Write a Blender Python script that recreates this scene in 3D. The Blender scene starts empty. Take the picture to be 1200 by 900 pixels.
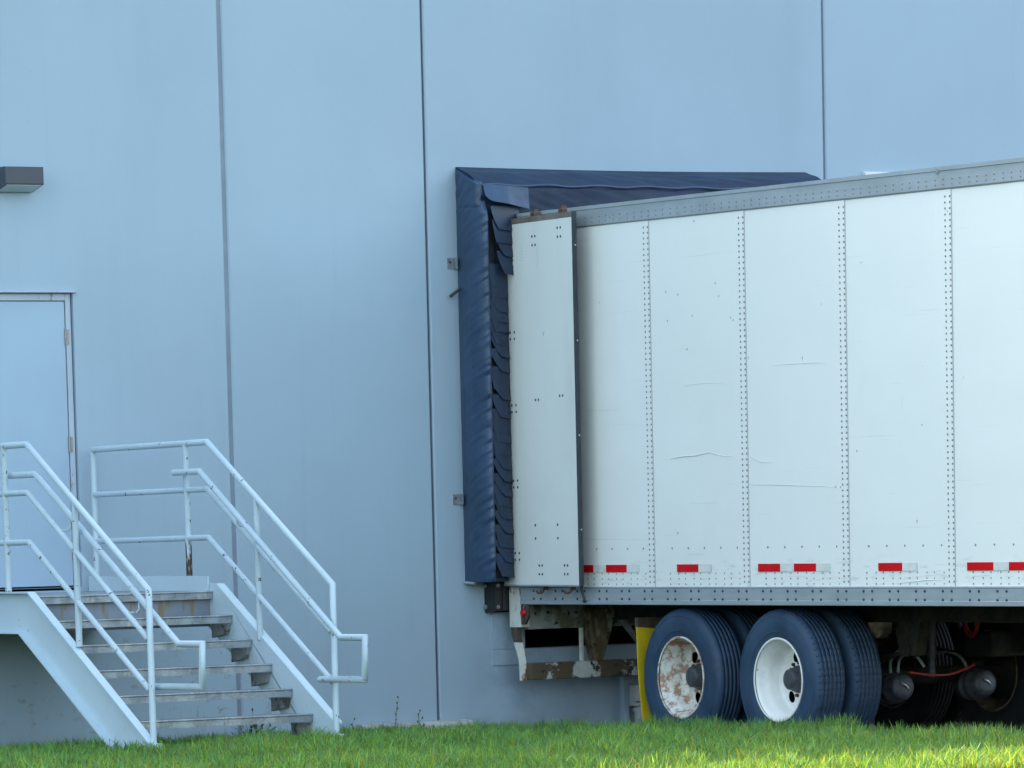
import bpy, math, random
import numpy as np
from mathutils import Vector, Matrix, noise as mn

random.seed(7)
rng = np.random.default_rng(11)
SC = bpy.context.scene
COL = SC.collection
PI = math.pi
WY = 0.15          # front face of the warehouse wall
ORG = {}           # world origin of every object made here

# ------------------------------------------------------------------ mesh builder
class MB:
    def __init__(s):
        s.v = []; s.f = []; s.m = []; s.sm = []
    def add(s, vs, fs, mi=0, smooth=False):
        o = len(s.v); s.v.extend([tuple(p) for p in vs])
        for f in fs:
            s.f.append([o + i for i in f]); s.m.append(mi); s.sm.append(smooth)
    def box(s, x0, x1, y0, y1, z0, z1, mi=0):
        vs = [(x, y, z) for x in (x0, x1) for y in (y0, y1) for z in (z0, z1)]
        s.add(vs, [(0, 1, 3, 2), (4, 6, 7, 5), (0, 4, 5, 1), (2, 3, 7, 6), (0, 2, 6, 4), (1, 5, 7, 3)], mi)
    def prism(s, poly, axis, a, b, mi=0, smooth=False):
        """poly: 2D points; axis 'x': (y,z), 'y': (x,z), 'z': (x,y)"""
        def mk(p, t):
            return {'x': (t, p[0], p[1]), 'y': (p[0], t, p[1]), 'z': (p[0], p[1], t)}[axis]
        n = len(poly)
        vs = [mk(p, a) for p in poly] + [mk(p, b) for p in poly]
        s.add(vs, [tuple(range(n))[::-1], tuple(range(n, 2 * n))], mi)
        s.add(vs, [(i, (i + 1) % n, n + (i + 1) % n, n + i) for i in range(n)], mi, smooth)
    def tube(s, pts, r, n=10, mi=0, cap=True):
        pts = [Vector(p) for p in pts]
        rs = r if isinstance(r, (list, tuple)) else [r] * len(pts)
        rings = []
        up = None
        for i, p in enumerate(pts):
            d0 = (pts[i] - pts[i - 1]).normalized() if i > 0 else None
            d1 = (pts[i + 1] - pts[i]).normalized() if i < len(pts) - 1 else None
            t = d1 if d0 is None else d0 if d1 is None else (d0 + d1).normalized()
            base = d0 if d0 is not None else d1
            if up is None:
                up = Vector((0, 0, 1)) if abs(base.z) < .9 else Vector((1, 0, 0))
                a = base.cross(up).normalized()
            b = a.cross(base).normalized()
            ring = []
            for k in range(n):
                w = 2 * PI * k / n
                q = a * math.cos(w) * rs[i] + b * math.sin(w) * rs[i]
                if d0 is not None and d1 is not None:      # slide along the segment to the mitre plane
                    q = q - base * (q.dot(t) / max(.2, base.dot(t)))
                ring.append(p + q)
            rings.append(ring)
            if d1 is not None and d0 is not None:
                a = d0.rotation_difference(d1) @ a
        vs = [q for r_ in rings for q in r_]
        fs = []
        for i in range(len(rings) - 1):
            for k in range(n):
                fs.append((i * n + k, i * n + (k + 1) % n, (i + 1) * n + (k + 1) % n, (i + 1) * n + k))
        s.add(vs, fs, mi, True)
        if cap:
            o = (len(rings) - 1) * n
            s.add(vs, [tuple(range(n))[::-1], tuple(range(o, o + n))], mi)
    def lathe(s, prof, c, axis, n=32, mi=0, smooth=True, closed=False):
        """prof: list of (along, radius) about axis through c"""
        c = Vector(c); ax = Vector(axis).normalized()
        a = ax.orthogonal().normalized(); b = ax.cross(a)
        vs = []
        for t, r in prof:
            for k in range(n):
                w = 2 * PI * k / n
                vs.append(c + ax * t + (a * math.cos(w) + b * math.sin(w)) * r)
        fs = []
        m = len(prof)
        for i in range(m if closed else m - 1):
            j = (i + 1) % m
            for k in range(n):
                fs.append((i * n + k, i * n + (k + 1) % n, j * n + (k + 1) % n, j * n + k))
        s.add(vs, fs, mi, smooth)
    def dome(s, c, axis, r, h, n=7, mi=0):
        s.lathe([(0, r), (h * .7, r * .75), (h, r * .02)], c, axis, n, mi)
    def grid(s, fn, nu, nv, mi=0, smooth=True, flip=False):
        vs = [fn(i / nu, j / nv) for j in range(nv + 1) for i in range(nu + 1)]
        w = nu + 1
        fs = [(j * w + i, j * w + i + 1, (j + 1) * w + i + 1, (j + 1) * w + i) for j in range(nv) for i in range(nu)]
        if flip: fs = [f[::-1] for f in fs]
        s.add(vs, fs, mi, smooth)
    def mesh(s, name, org=(0, 0, 0)):
        me = bpy.data.meshes.new(name)
        o = Vector(org)
        me.from_pydata([tuple(Vector(p) - o) for p in s.v], [], s.f)
        me.polygons.foreach_set('material_index', s.m)
        me.polygons.foreach_set('use_smooth', s.sm)
        me.validate(); me.update()
        return me

def link(name, data, parent=None, org=None):
    o = bpy.data.objects.new(name, data); COL.objects.link(o)
    po = ORG[parent.name] if parent else Vector((0, 0, 0))
    org = Vector(org) if org is not None else po.copy()
    if parent: o.parent = parent
    o.location = org - po
    ORG[o.name] = org
    return o

def obj(name, mb, mats, parent=None, org=None, bevel=0, segs=2):
    if not isinstance(mats, (list, tuple)): mats = [mats]
    if org is None: org = ORG[parent.name] if parent else (0, 0, 0)
    me = mb.mesh(name, org)
    for m in mats: me.materials.append(m)
    o = link(name, me, parent, org)
    # consistent outward normals
    import bmesh
    bm = bmesh.new(); bm.from_mesh(me); bmesh.ops.recalc_face_normals(bm, faces=bm.faces); bm.to_mesh(me); bm.free()
    if bevel:
        md = o.modifiers.new('bevel', 'BEVEL'); md.width = bevel; md.segments = segs
        md.limit_method = 'ANGLE'; md.angle_limit = math.radians(40)
    return o

def thing(name, label, cat, loc, group=None):
    o = link(name, None, None, loc)
    return tag(o, label, cat, group)

def tag(o, label, cat, group=None):
    o['label'] = label; o['category'] = cat
    if group: o['group'] = group
    return o

# ------------------------------------------------------------------ materials
def nd(nt, typ, **kw):
    n = nt.nodes.new(typ)
    for k, v in kw.items(): setattr(n, k, v)
    return n

def M(name, col, rough=.5, metal=0., vary=.06, vscale=1.5, bump=0., bscale=60., layers=(), spec=.5, vstretch=(1, 1, 1), bstretch=(1, 1, 1)):
    """painted / metal / rubber surface. layers: dicts col, scale, lo, hi, stretch, amount, rough, zone=(x0,x1,z0,z1,soft)"""
    m = bpy.data.materials.new(name); m.use_nodes = True
    nt = m.node_tree; L = nt.links
    bs = nt.nodes['Principled BSDF']
    bs.inputs['Metallic'].default_value = metal
    bs.inputs['Specular IOR Level'].default_value = spec
    tc = nd(nt, 'ShaderNodeTexCoord')
    def noise(scale, stretch, detail=5, ro=.6):
        mp = nd(nt, 'ShaderNodeMapping'); mp.inputs['Scale'].default_value = stretch
        mp.inputs['Location'].default_value = (random.random() * 20, random.random() * 20, random.random() * 20)
        L.new(tc.outputs['Object'], mp.inputs['Vector'])
        n = nd(nt, 'ShaderNodeTexNoise'); n.inputs['Scale'].default_value = scale
        n.inputs['Detail'].default_value = detail; n.inputs['Roughness'].default_value = ro
        L.new(mp.outputs[0], n.inputs['Vector'])
        return n.outputs['Fac']
    def ramp(src, lo, hi):
        r = nd(nt, 'ShaderNodeMapRange'); r.interpolation_type = 'SMOOTHSTEP'
        r.inputs['From Min'].default_value = lo; r.inputs['From Max'].default_value = hi
        L.new(src, r.inputs['Value']); return r.outputs[0]
    def mul(a, b):
        n = nd(nt, 'ShaderNodeMath', operation='MULTIPLY')
        for i, q in enumerate((a, b)):
            if isinstance(q, (int, float)): n.inputs[i].default_value = q
            else: L.new(q, n.inputs[i])
        return n.outputs[0]
    def mix(f, a, b):
        n = nd(nt, 'ShaderNodeMix', data_type='RGBA')
        L.new(f, n.inputs['Factor'])
        for sock, q in ((n.inputs[6], a), (n.inputs[7], b)):
            if isinstance(q, tuple): sock.default_value = (*q, 1)
            else: L.new(q, sock)
        return n.outputs[2]
    c0 = tuple(min(1, max(0, x * (1 - vary))) for x in col); c1 = tuple(min(1, x * (1 + vary)) for x in col)
    colour = mix(ramp(noise(vscale, vstretch), .3, .7), c0, c1)
    rv = None
    for ly in layers:
        f = ramp(noise(ly.get('scale', 5), ly.get('stretch', (1, 1, 1)), ly.get('detail', 6), ly.get('ro', .65)), ly.get('lo', .5), ly.get('hi', .6))
        f = mul(f, ly.get('amount', 1.0))
        if 'zone' in ly:
            x0, x1, z0, z1, sf = ly['zone']
            sep = nd(nt, 'ShaderNodeSeparateXYZ'); L.new(tc.outputs['Object'], sep.inputs[0])
            ax = sep.outputs[ly.get('axis', 0)]
            for src, a, b in ((ax, x0, x1), (sep.outputs[2], z0, z1)):
                f = mul(f, ramp(src, a - sf, a + sf)); f = mul(f, ramp(src, b + sf, b - sf))
        colour = mix(f, colour, ly['col'])
        if 'rough' in ly:
            n = nd(nt, 'ShaderNodeMix'); L.new(f, n.inputs[0])
            if rv is None: n.inputs[2].default_value = rough
            else: L.new(rv, n.inputs[2])
            n.inputs[3].default_value = ly['rough']; rv = n.outputs[0]
    L.new(colour, bs.inputs['Base Color'])
    if rv is None: bs.inputs['Roughness'].default_value = rough
    else: L.new(rv, bs.inputs['Roughness'])
    if bump:
        b = nd(nt, 'ShaderNodeBump'); b.inputs['Strength'].default_value = 1.0; b.inputs['Distance'].default_value = bump
        L.new(noise(bscale, bstretch), b.inputs['Height']); L.new(b.outputs[0], bs.inputs['Normal'])
    return m

RUST = (.13, .052, .018); DKRUST = (.045, .022, .012); GRIME = (.05, .048, .035)
WALLC = (.298, .400, .500)
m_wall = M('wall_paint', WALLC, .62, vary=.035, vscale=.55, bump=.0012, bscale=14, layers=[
    dict(col=(.235, .325, .415), scale=1.2, stretch=(1.6, 1, .12), lo=.48, hi=.8, amount=.3),
    dict(col=(.24, .33, .42), scale=3.5, stretch=(2.2, 1, .06), lo=.56, hi=.75, amount=.22),
    dict(col=(.34, .415, .515), scale=.5, lo=.5, hi=.8, amount=.4),
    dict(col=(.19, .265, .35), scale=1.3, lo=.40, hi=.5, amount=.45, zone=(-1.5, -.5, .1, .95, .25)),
    dict(col=(.23, .21, .19), scale=9, lo=.56, hi=.7, amount=.6, zone=(-5.6, -3.3, -.2, .9, .15)),
    dict(col=(.16, .085, .04), scale=22, lo=.6, hi=.66, amount=.6, zone=(-4.3, -3.6, .2, .75, .15)),
    dict(col=(.16, .16, .17), scale=55, lo=.69, hi=.73, amount=.5),
    dict(col=(.2, .19, .15), scale=4, stretch=(1, 1, .3), lo=.45, hi=.7, amount=.5, zone=(-30, 30, -.2, .16, .1))], spec=.3)
m_door = M('door_paint', (.30, .415, .535), .45, vary=.03, vscale=.9, layers=[
    dict(col=(.3, .38, .49), scale=2, stretch=(1, 1, .2), lo=.5, hi=.8, amount=.5)], spec=.4)
m_frame = M('frame_paint', (.36, .43, .52), .5, layers=[dict(col=(.12, .10, .09), scale=14, stretch=(1, 1, .3), lo=.6, hi=.68, amount=.8)])
m_seal = M('joint_sealant', (.19, .235, .31), .7, vary=.1, vscale=6)
m_seal2 = M('joint_sealant_dark', (.07, .09, .13), .7, vary=.1, vscale=6)
m_roof = M('roof_membrane', (.4, .4, .4), .8)
m_dark = M('dark_interior', (.02, .02, .022), .9)
m_hinge = M('hinge_steel', (.28, .27, .27), .4, .7, layers=[dict(col=DKRUST, scale=60, lo=.58, hi=.66, amount=.6)])
m_lampbox = M('lamp_bronze', (.045, .052, .072), .5, vary=.1)
m_lens = M('lamp_lens', (.45, .5, .52), .25)
CHIP = dict(col=(.055, .03, .02), scale=16, stretch=(1, 1, 1), lo=.655, hi=.675, amount=.95, detail=3)
m_rail = M('rail_paint', (.42, .54, .63), .42, vary=.05, vscale=4, layers=[
    dict(col=(.38, .47, .55), scale=3, lo=.5, hi=.75, amount=.5), CHIP])
m_railrust = M('rail_paint_rusted', (.42, .54, .63), .45, vary=.05, vscale=4, layers=[
    dict(col=(.32, .2, .09), scale=9, stretch=(1, 1, .25), lo=.42, hi=.55, amount=.9, zone=(-2, 2, .02, .2, .05)),
    dict(col=(.035, .018, .012), scale=9, stretch=(1, 1, .25), lo=.38, hi=.44, zone=(-2, 2, .05, .3, .02)), CHIP])
m_string = M('stringer_paint', (.455, .585, .675), .45, vary=.04, vscale=2, bump=.0008, bscale=25, layers=[
    dict(col=(.36, .43, .49), scale=2, stretch=(1, 1, .4), lo=.5, hi=.8, amount=.6),
    dict(col=(.2, .13, .07), scale=22, lo=.66, hi=.7, amount=.8)])
m_riser = M('landing_beam_paint', (.2, .24, .3), .55, vary=.1, layers=[
    dict(col=(.22, .15, .05), scale=6, stretch=(1.5, 1, .3), lo=.52, hi=.62, amount=.8)])
m_tread = M('galvanised_tread', (.29, .33, .37), .42, .4, vary=.25, vscale=9, bump=.003, bscale=50, layers=[
    dict(col=(.52, .52, .46), scale=4, stretch=(2.5, 1, 1), lo=.53, hi=.66, amount=.6, rough=.3),  # pale warm patches paint in light reflected from the sunlit grass
    dict(col=(.16, .19, .23), scale=9, stretch=(1, 1, .4), lo=.52, hi=.68, amount=.6),
    dict(col=(.1, .1, .1), scale=30, stretch=(2, 1, .6), lo=.58, hi=.68, amount=.6)])
m_white = M('trailer_white', (.79, .825, .825), .34, vary=.018, vscale=.7, bump=.004, bscale=.9, bstretch=(1, .8, 1.2), layers=[
    dict(col=(.70, .72, .71), scale=.8, stretch=(1, 1, .5), lo=.5, hi=.8, amount=.5),
    dict(col=(.5, .53, .54), scale=1.6, stretch=(1, .45, 26), lo=.65, hi=.73, amount=.28, detail=4),
    dict(col=(.35, .38, .4), scale=1.1, stretch=(1, .5, 60), lo=.715, hi=.74, amount=.45, detail=4),
    dict(col=(.16, .18, .2), scale=13, stretch=(1, 1, .7), lo=.775, hi=.785, amount=.7, detail=2),
    dict(col=(.42, .45, .46), scale=5, stretch=(1, 1, 5), lo=.52, hi=.68, amount=.42, zone=(-20, 5, 1.15, 1.36, .05), axis=1),
    dict(col=(.2, .22, .24), scale=4, stretch=(1, .7, 14), lo=.66, hi=.69, amount=.7, zone=(-8, -4.2, 1.15, 1.4, .05), axis=1, detail=3)])
m_scr = M('scratch_grey', (.64, .68, .70), .6)
m_trroof = M('trailer_roof_grey', (.12, .125, .13), .8, vary=.2, vscale=2, spec=.1)
m_lap = M('lap_edge', (.42, .45, .47), .5)
m_rivet = M('rivet_grey', (.2, .225, .25), .5, .2)
m_alu = M('aluminium_rail', (.33, .385, .425), .45, .2, vary=.08, vscale=2, vstretch=(1, 1, 6), layers=[
    dict(col=(.25, .295, .33), scale=5, stretch=(1, 1, .6), lo=.5, hi=.75, amount=.5),
    dict(col=(.12, .12, .12), scale=24, lo=.68, hi=.72, amount=.6)])
m_bolt = M('bolt_dark', (.05, .055, .065), .5, .4)
m_inner = M('door_liner', (.71, .75, .735), .42, vary=.03, vscale=1.2, layers=[
    dict(col=(.58, .62, .6), scale=2.2, stretch=(1, 1.5, .25), lo=.5, hi=.8, amount=.6),
    dict(col=(.25, .27, .28), scale=6, stretch=(1, 1, .35), lo=.73, hi=.75, amount=.7, detail=3),
    dict(col=(.34, .25, .12), scale=6, lo=.45, hi=.7, amount=.6, zone=(-20, 20, 3.88, 4.1, .04))])
m_back = M('door_back_shade', (.10, .12, .15), .6, vary=.1)  # back face darkened to deepen the shade in the gap beside the trailer
m_doortrim = M('door_edge_trim', (.018, .026, .04), .5, .0, vary=.2, vscale=8)
m_doorhead = M('door_head_trim', (.2, .18, .15), .5, .3, vary=.25, vscale=8, layers=[dict(col=(.15, .085, .045), scale=3, lo=.45, hi=.65, amount=.7)])
m_rusty = M('rusty_iron', (.09, .05, .035), .75, .1, vary=.4, vscale=12, bump=.003, bscale=50)
m_red = M('red_reflector', (.60, .004, .010), .5, vary=.08, vscale=9, spec=.15)
m_silv = M('silver_reflector', (.66, .68, .68), .3, vary=.1, vscale=14)
m_redlamp = M('red_lamp', (.45, .005, .008), .15)
m_vinyl = M('vinyl_navy', (.022, .052, .108), .42, vary=.18, vscale=2.2, bump=.004, bscale=7, layers=[
    dict(col=(.04, .075, .14), scale=3, stretch=(1, 1, .5), lo=.48, hi=.75, amount=.7, rough=.5),
    dict(col=(.2, .22, .25), scale=34, lo=.74, hi=.76, amount=.6)])
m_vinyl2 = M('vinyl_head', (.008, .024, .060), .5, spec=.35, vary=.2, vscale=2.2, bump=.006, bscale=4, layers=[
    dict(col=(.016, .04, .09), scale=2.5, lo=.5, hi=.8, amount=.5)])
m_flap = M('vinyl_flap', (.018, .052, .118), .36, vary=.15, vscale=5, bump=.004, bscale=9)
m_pleat = M('vinyl_pleat', (.009, .024, .058), .42, vary=.2, vscale=6, bump=.002, bscale=14)
m_bracket = M('bracket_steel', (.22, .25, .29), .5, .4, vary=.3, vscale=30)
m_rubber = M('bumper_rubber', (.018, .019, .024), .55, vary=.3, vscale=9, bump=.004, bscale=30)
m_plate = M('bumper_plate', (.012, .014, .02), .6, vary=.2, vscale=9)
m_zinc = M('zinc_bolt', (.5, .52, .55), .3, .8)
m_post = M('rear_post_white', (.66, .68, .64), .45, vary=.05, vscale=6, layers=[
    dict(col=(.14, .07, .03), scale=8, stretch=(1, 1, .5), lo=.58, hi=.64),
    dict(col=(.4, .4, .36), scale=11, lo=.5, hi=.7, amount=.5)])
m_flake = M('flaked_white', (.48, .52, .52), .6, vary=.12, vscale=8, bump=.003, bscale=22, layers=[
    dict(col=(.085, .066, .04), scale=4.2, lo=.435, hi=.50, rough=.85, detail=7),
    dict(col=(.03, .028, .022), scale=9, lo=.55, hi=.62, rough=.9)])
m_mossy = M('weathered_sill', (.3, .34, .33), .7, vary=.15, vscale=7, bump=.003, bscale=30, layers=[
    dict(col=(.10, .105, .05), scale=5, lo=.47, hi=.6, amount=.8),
    dict(col=(.025, .025, .02), scale=13, lo=.56, hi=.62)])
m_brown = M('brown_corroded', (.13, .105, .06), .8, vary=.4, vscale=7, bump=.005, bscale=22, layers=[
    dict(col=(.33, .33, .28), scale=9, stretch=(1, 1, .4), lo=.55, hi=.63, amount=.8),
    dict(col=(.03, .022, .015), scale=8, lo=.52, hi=.6, amount=.8)])
m_strip = M('steel_channel_grey', (.26, .29, .3), .55, .2, vary=.15, vscale=9, layers=[dict(col=(.05, .045, .03), scale=8, lo=.5, hi=.6, amount=.8)])
m_yellow = M('yellow_flap', (.62, .47, .012), .45, vary=.05, vscale=4, layers=[
    dict(col=(.34, .25, .02), scale=5, stretch=(1, 1, .4), lo=.5, hi=.75, amount=.6)])
m_hanger = M('flap_hanger_brown', (.075, .058, .042), .6, .2, vary=.3, vscale=12)
m_chassis = M('chassis_dark', (.018, .02, .019), .8, vary=.4, vscale=6, spec=.2, layers=[dict(col=(.04, .036, .018), scale=7, lo=.5, hi=.65, amount=.7)])
m_chamber = M('brake_chamber_grey', (.055, .068, .085), .5, .2, vary=.25, vscale=14, layers=[dict(col=(.03, .03, .03), scale=14, lo=.52, hi=.62, amount=.7)])
m_hose = M('hose_grey', (.2, .25, .25), .5)
m_hosered = M('hose_red', (.36, .022, .018), .4)
m_wheelA = M('wheel_white_rusty', (.68, .70, .68), .42, vary=.06, vscale=9, bump=.001, bscale=60, layers=[
    dict(col=(.44, .31, .17), scale=5.5, lo=.44, hi=.62, amount=.65, rough=.7),
    dict(col=(.27, .125, .04), scale=13, lo=.47, hi=.6, amount=.8, rough=.85),
    dict(col=(.1, .05, .025), scale=38, lo=.6, hi=.66, amount=.8, rough=.85)])
m_wheelB = M('wheel_white', (.76, .78, .77), .38, vary=.04, vscale=6, layers=[
    dict(col=(.58, .6, .6), scale=5, lo=.5, hi=.75, amount=.6),
    dict(col=(.2, .09, .03), scale=5.5, lo=.66, hi=.7, amount=.8, rough=.8)])
m_wheelC = M('wheel_dark_rust', (.13, .11, .08), .7, vary=.3, vscale=8, layers=[dict(col=(.07, .04, .02), scale=6, lo=.45, hi=.6)])
m_hub = M('hub_dark', (.06, .066, .08), .5, .2, vary=.2, vscale=14)
m_conc = M('concrete', (.42, .43, .42), .85, vary=.12, vscale=7, bump=.003, bscale=60, layers=[dict(col=(.2, .2, .18), scale=5, lo=.5, hi=.7, amount=.6)])
m_asph = M('asphalt', (.05, .05, .052), .9, vary=.2, vscale=12, bump=.004, bscale=150)
m_box = M('utility_box_grey', (.45, .48, .5), .5, vary=.08, vscale=5)
m_cap = M('capped_white', (.62, .64, .65), .5)

def tyre_mat(name, blocks):
    m = M(name, (.023, .052, .102), .55, vary=.16, vscale=6, layers=[
        dict(col=(.042, .08, .142), scale=3.5, lo=.45, hi=.7, amount=.7, rough=.7),
        dict(col=(.085, .088, .085), scale=7, lo=.6, hi=.75, amount=.5, rough=.85)], spec=.35)
    nt = m.node_tree; L = nt.links; bs = nt.nodes['Principled BSDF']
    tc = nd(nt, 'ShaderNodeTexCoord'); sep = nd(nt, 'ShaderNodeSeparateXYZ'); L.new(tc.outputs['Object'], sep.inputs[0])
    at = nd(nt, 'ShaderNodeMath', operation='ARCTAN2'); L.new(sep.outputs[2], at.inputs[0]); L.new(sep.outputs[1], at.inputs[1])
    def mth(op, a, b=None):
        n = nd(nt, 'ShaderNodeMath', operation=op)
        for i, q in enumerate((a, b)):
            if q is None: continue
            if isinstance(q, (int, float)): n.inputs[i].default_value = q
            else: L.new(q, n.inputs[i])
        return n.outputs[0]
    if blocks:
        # sipes: narrow grooves across each rib, zig-zag with the width
        zig = mth('MULTIPLY', mth('PINGPONG', sep.outputs[0], .0175), 22.0)
        ph = mth('ADD', mth('MULTIPLY', at.outputs[0], 64 / (2 * PI)), zig)
        fr = mth('FRACT', ph)
        d = mth('ABSOLUTE', mth('SUBTRACT', fr, .5))
        h = mth('MINIMUM', mth('MULTIPLY', d, 8.0), 1.0)
        # only on the tread radius
        r2 = mth('SQRT', mth('ADD', mth('POWER', sep.outputs[1], 2), mth('POWER', sep.outputs[2], 2)))
        on = mth('GREATER_THAN', r2, .492)
        hh = mth('ADD', mth('MULTIPLY', h, on), mth('SUBTRACT', 1.0, on))
        b = nd(nt, 'ShaderNodeBump'); b.inputs['Strength'].default_value = 1; b.inputs['Distance'].default_value = .005
        L.new(hh, b.inputs['Height']); L.new(b.outputs[0], bs.inputs['Normal'])
    return m
m_tyreA = tyre_mat('tyre_rib', False)
m_tyreB = tyre_mat('tyre_block', True)
m_tyreD = M('tyre_far_shaded', (.013, .015, .017), .8, vary=.3, vscale=6, spec=.2)  # darker copy of the tyre rubber, underbody shade put into the colour

# ------------------------------------------------------------------ ground
def sstep(a, b, x):
    t = np.clip((x - a) / (b - a), 0, 1); return t * t * (3 - 2 * t)
def hgt(x, y):
    x = np.asarray(x, float); y = np.asarray(y, float)
    t = sstep(.3, -4.2, y)
    h = .055 + .145 * t + .006 * np.clip(-y - 4, 0, 30)
    right = sstep(-3.2, -.6, x)
    h = h - right * (.045 * sstep(-.3, -2.5, y)) - .015 + .012 * np.sin(x * 1.7 + y * .9) * t + .008 * np.sin(x * 4.1 - y * 3.3) * t
    h = h - .30 * sstep(-.42, -.25, x) * sstep(1.5, 1.0, y * 0 + 0)   # falls to the loading pad
    return h
def axis_pts(fine0, fine1, step, far):
    a = list(np.arange(fine0, fine1 + 1e-6, step)); d = step
    lo, hi = [], []
    q = fine0
    while q > -far: d *= 1.45; q -= d; lo.append(q)
    d = step; q = fine1
    while q < far: d *= 1.45; q += d; hi.append(q)
    return np.array(lo[::-1] + a + hi)
gx = axis_pts(-13, 0.4, .12, 700); gy = axis_pts(-15, .4, .15, 700)
GX, GY = np.meshgrid(gx, gy)
GZ = hgt(GX, GY)
lawn = MB()
lawn.v = list(zip(GX.ravel().tolist(), GY.ravel().tolist(), GZ.ravel().tolist()))
w = len(gx)
for j in range(len(gy) - 1):
    for i in range(w - 1):
        lawn.f.append([j * w + i, j * w + i + 1, (j + 1) * w + i + 1, (j + 1) * w + i])
lawn.m = [0] * len(lawn.f); lawn.sm = [True] * len(lawn.f)
m_soil = M('lawn_soil', (.045, .062, .016), .95, vary=.35, vscale=5, layers=[dict(col=(.06, .05, .026), scale=12, lo=.5, hi=.65, amount=.6)], spec=.1)
o = obj('lawn', lawn, m_soil); o['kind'] = 'structure'

pv = MB(); pv.box(-.27, 24, -60, WY - .01, -.2, 0.0)
o = obj('pavement', pv, m_asph); o['kind'] = 'structure'

# ------------------------------------------------------------------ warehouse
wh = thing('warehouse', 'tall pale blue-grey warehouse with flat wall panels and dark joints behind the trailer', 'warehouse', (1.3, WY, 0))
TOP = 7.66; TOPL = 8.0  # left panels raised out of view, an added step to shape the lawn shadow
def gap(x): return .017 if abs(x + 2.338) < .01 else .010
def wall_panel(x0, x1, z0, z1, holes=()):
    mb = MB(); c = .011
    x0 += gap(x0); x1 -= gap(x1)
    xs = sorted({x0 + c, x1 - c, *[h[0] for h in holes], *[h[1] for h in holes]})
    zs = sorted({z0, z1, *[h[2] for h in holes], *[h[3] for h in holes]})
    for i in range(len(xs) - 1):
        for j in range(len(zs) - 1):
            cx = (xs[i] + xs[i + 1]) / 2; cz = (zs[j] + zs[j + 1]) / 2
            if any(h[0] < cx < h[1] and h[2] < cz < h[3] for h in holes): continue
            mb.add([(xs[i], WY, zs[j]), (xs[i + 1], WY, zs[j]), (xs[i + 1], WY, zs[j + 1]), (xs[i], WY, zs[j + 1])], [(0, 1, 2, 3)])
    for h in holes:
        a, b, lo, hi = h; D = WY + .22
        mb.add([(a, WY, lo), (a, D, lo), (a, D, hi), (a, WY, hi)], [(0, 1, 2, 3)])
        mb.add([(b, WY, lo), (b, WY, hi), (b, D, hi), (b, D, lo)], [(0, 1, 2, 3)])
        mb.add([(a, WY, hi), (a, D, hi), (b, D, hi), (b, WY, hi)], [(0, 1, 2, 3)])
        mb.add([(a, WY, lo), (b, WY, lo), (b, D, lo), (a, D, lo)], [(0, 1, 2, 3)])
    for xe, xi in ((x0, x0 + c), (x1, x1 - c)):
        mb.add([(xi, WY, z0), (xe, WY + c, z0), (xe, WY + c, z1), (xi, WY, z1)], [(0, 1, 2, 3)])
        mb.add([(xe, WY + c, z0), (xe, WY + .22, z0), (xe, WY + .22, z1), (xe, WY + c, z1)], [(0, 1, 2, 3)])
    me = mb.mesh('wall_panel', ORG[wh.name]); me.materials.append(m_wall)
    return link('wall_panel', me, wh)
DOORH = (-4.78, -3.64, 1.27, 3.405)
DOCKH = (.222, 2.40, .69, 3.95)
joints = [-16.3, -12.3, -8.3, -6.1, -2.338, -.578, 3.166, 6.9, 10.7, 14.5, 18.3, 22.1]
for a, b in zip(joints[:-1], joints[1:]):
    holes = []
    if a < -4 < b: holes = [DOORH]
    if a < 1 < b: holes = [DOCKH]
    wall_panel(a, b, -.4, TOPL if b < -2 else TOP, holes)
for jx in joints[1:-1]:
    wd = .0165 if jx != -2.338 else .0235
    mb = MB(); dp_ = .014 if jx == -2.338 else .024
    mb.box(jx - wd, jx + wd, WY + dp_, WY + .06, -.4, TOP - .02)
    obj('joint_sealant', mb, m_seal if jx != -.578 else m_seal2, wh)
mb = MB()
x0, x1 = joints[0], joints[-1]
mb.box(x0, x1, .371, 40, TOP - .5, TOP - .3)
mb.box(x0, x0 + .2, .371, 39.8, -.4, TOP - .5); mb.box(x1 - .2, x1, .371, 39.8, -.4, TOP - .5)
mb.box(x0, x1, 39.8, 40, -.4, TOP - .5)
obj('building_shell', mb, m_roof, wh)
for cx0, cx1, ct in ((x0, -2.36, TOPL), (-2.358, x1, TOP)):
    mb = MB(); mb.box(cx0, cx1, WY - .03, WY + .26, ct, ct + .06)
    obj('coping', mb, m_alu, wh)
# dark dock room behind the opening
mb = MB()
mb.box(-.4, 3.0, .372, .42, 3.95, 4.4); mb.box(-.4, 3, 3.0, 3.05, 0, 4.4); mb.box(-.4, -.35, .42, 3, 0, 4.4); mb.box(2.95, 3, .42, 3, 0, 4.4)
mb.box(-.35, 2.95, .42, 3, 4.35, 4.4); mb.box(-.35, 2.95, .372, 3, .6, .68); mb.box(-.35, .22, .372, .42, .68, 3.95); mb.box(2.402, 2.95, .372, .42, .68, 3.95)
obj('dock_room', mb, m_dark, wh)
# raised face plate beneath the dock opening
mb = MB(); mb.box(-.09, 2.7, WY - .012, WY - .0005, .565, .688); mb.box(-.09, .218, WY - .012, WY - .0005, .6885, .97)
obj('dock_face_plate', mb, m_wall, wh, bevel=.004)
# strip at the pit wall
mb = MB(); mb.box(1.095, 1.148, WY - .06, WY - .001, -.1, .56)
obj('wall_pilaster', mb, m_wall, wh, bevel=.006)
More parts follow.
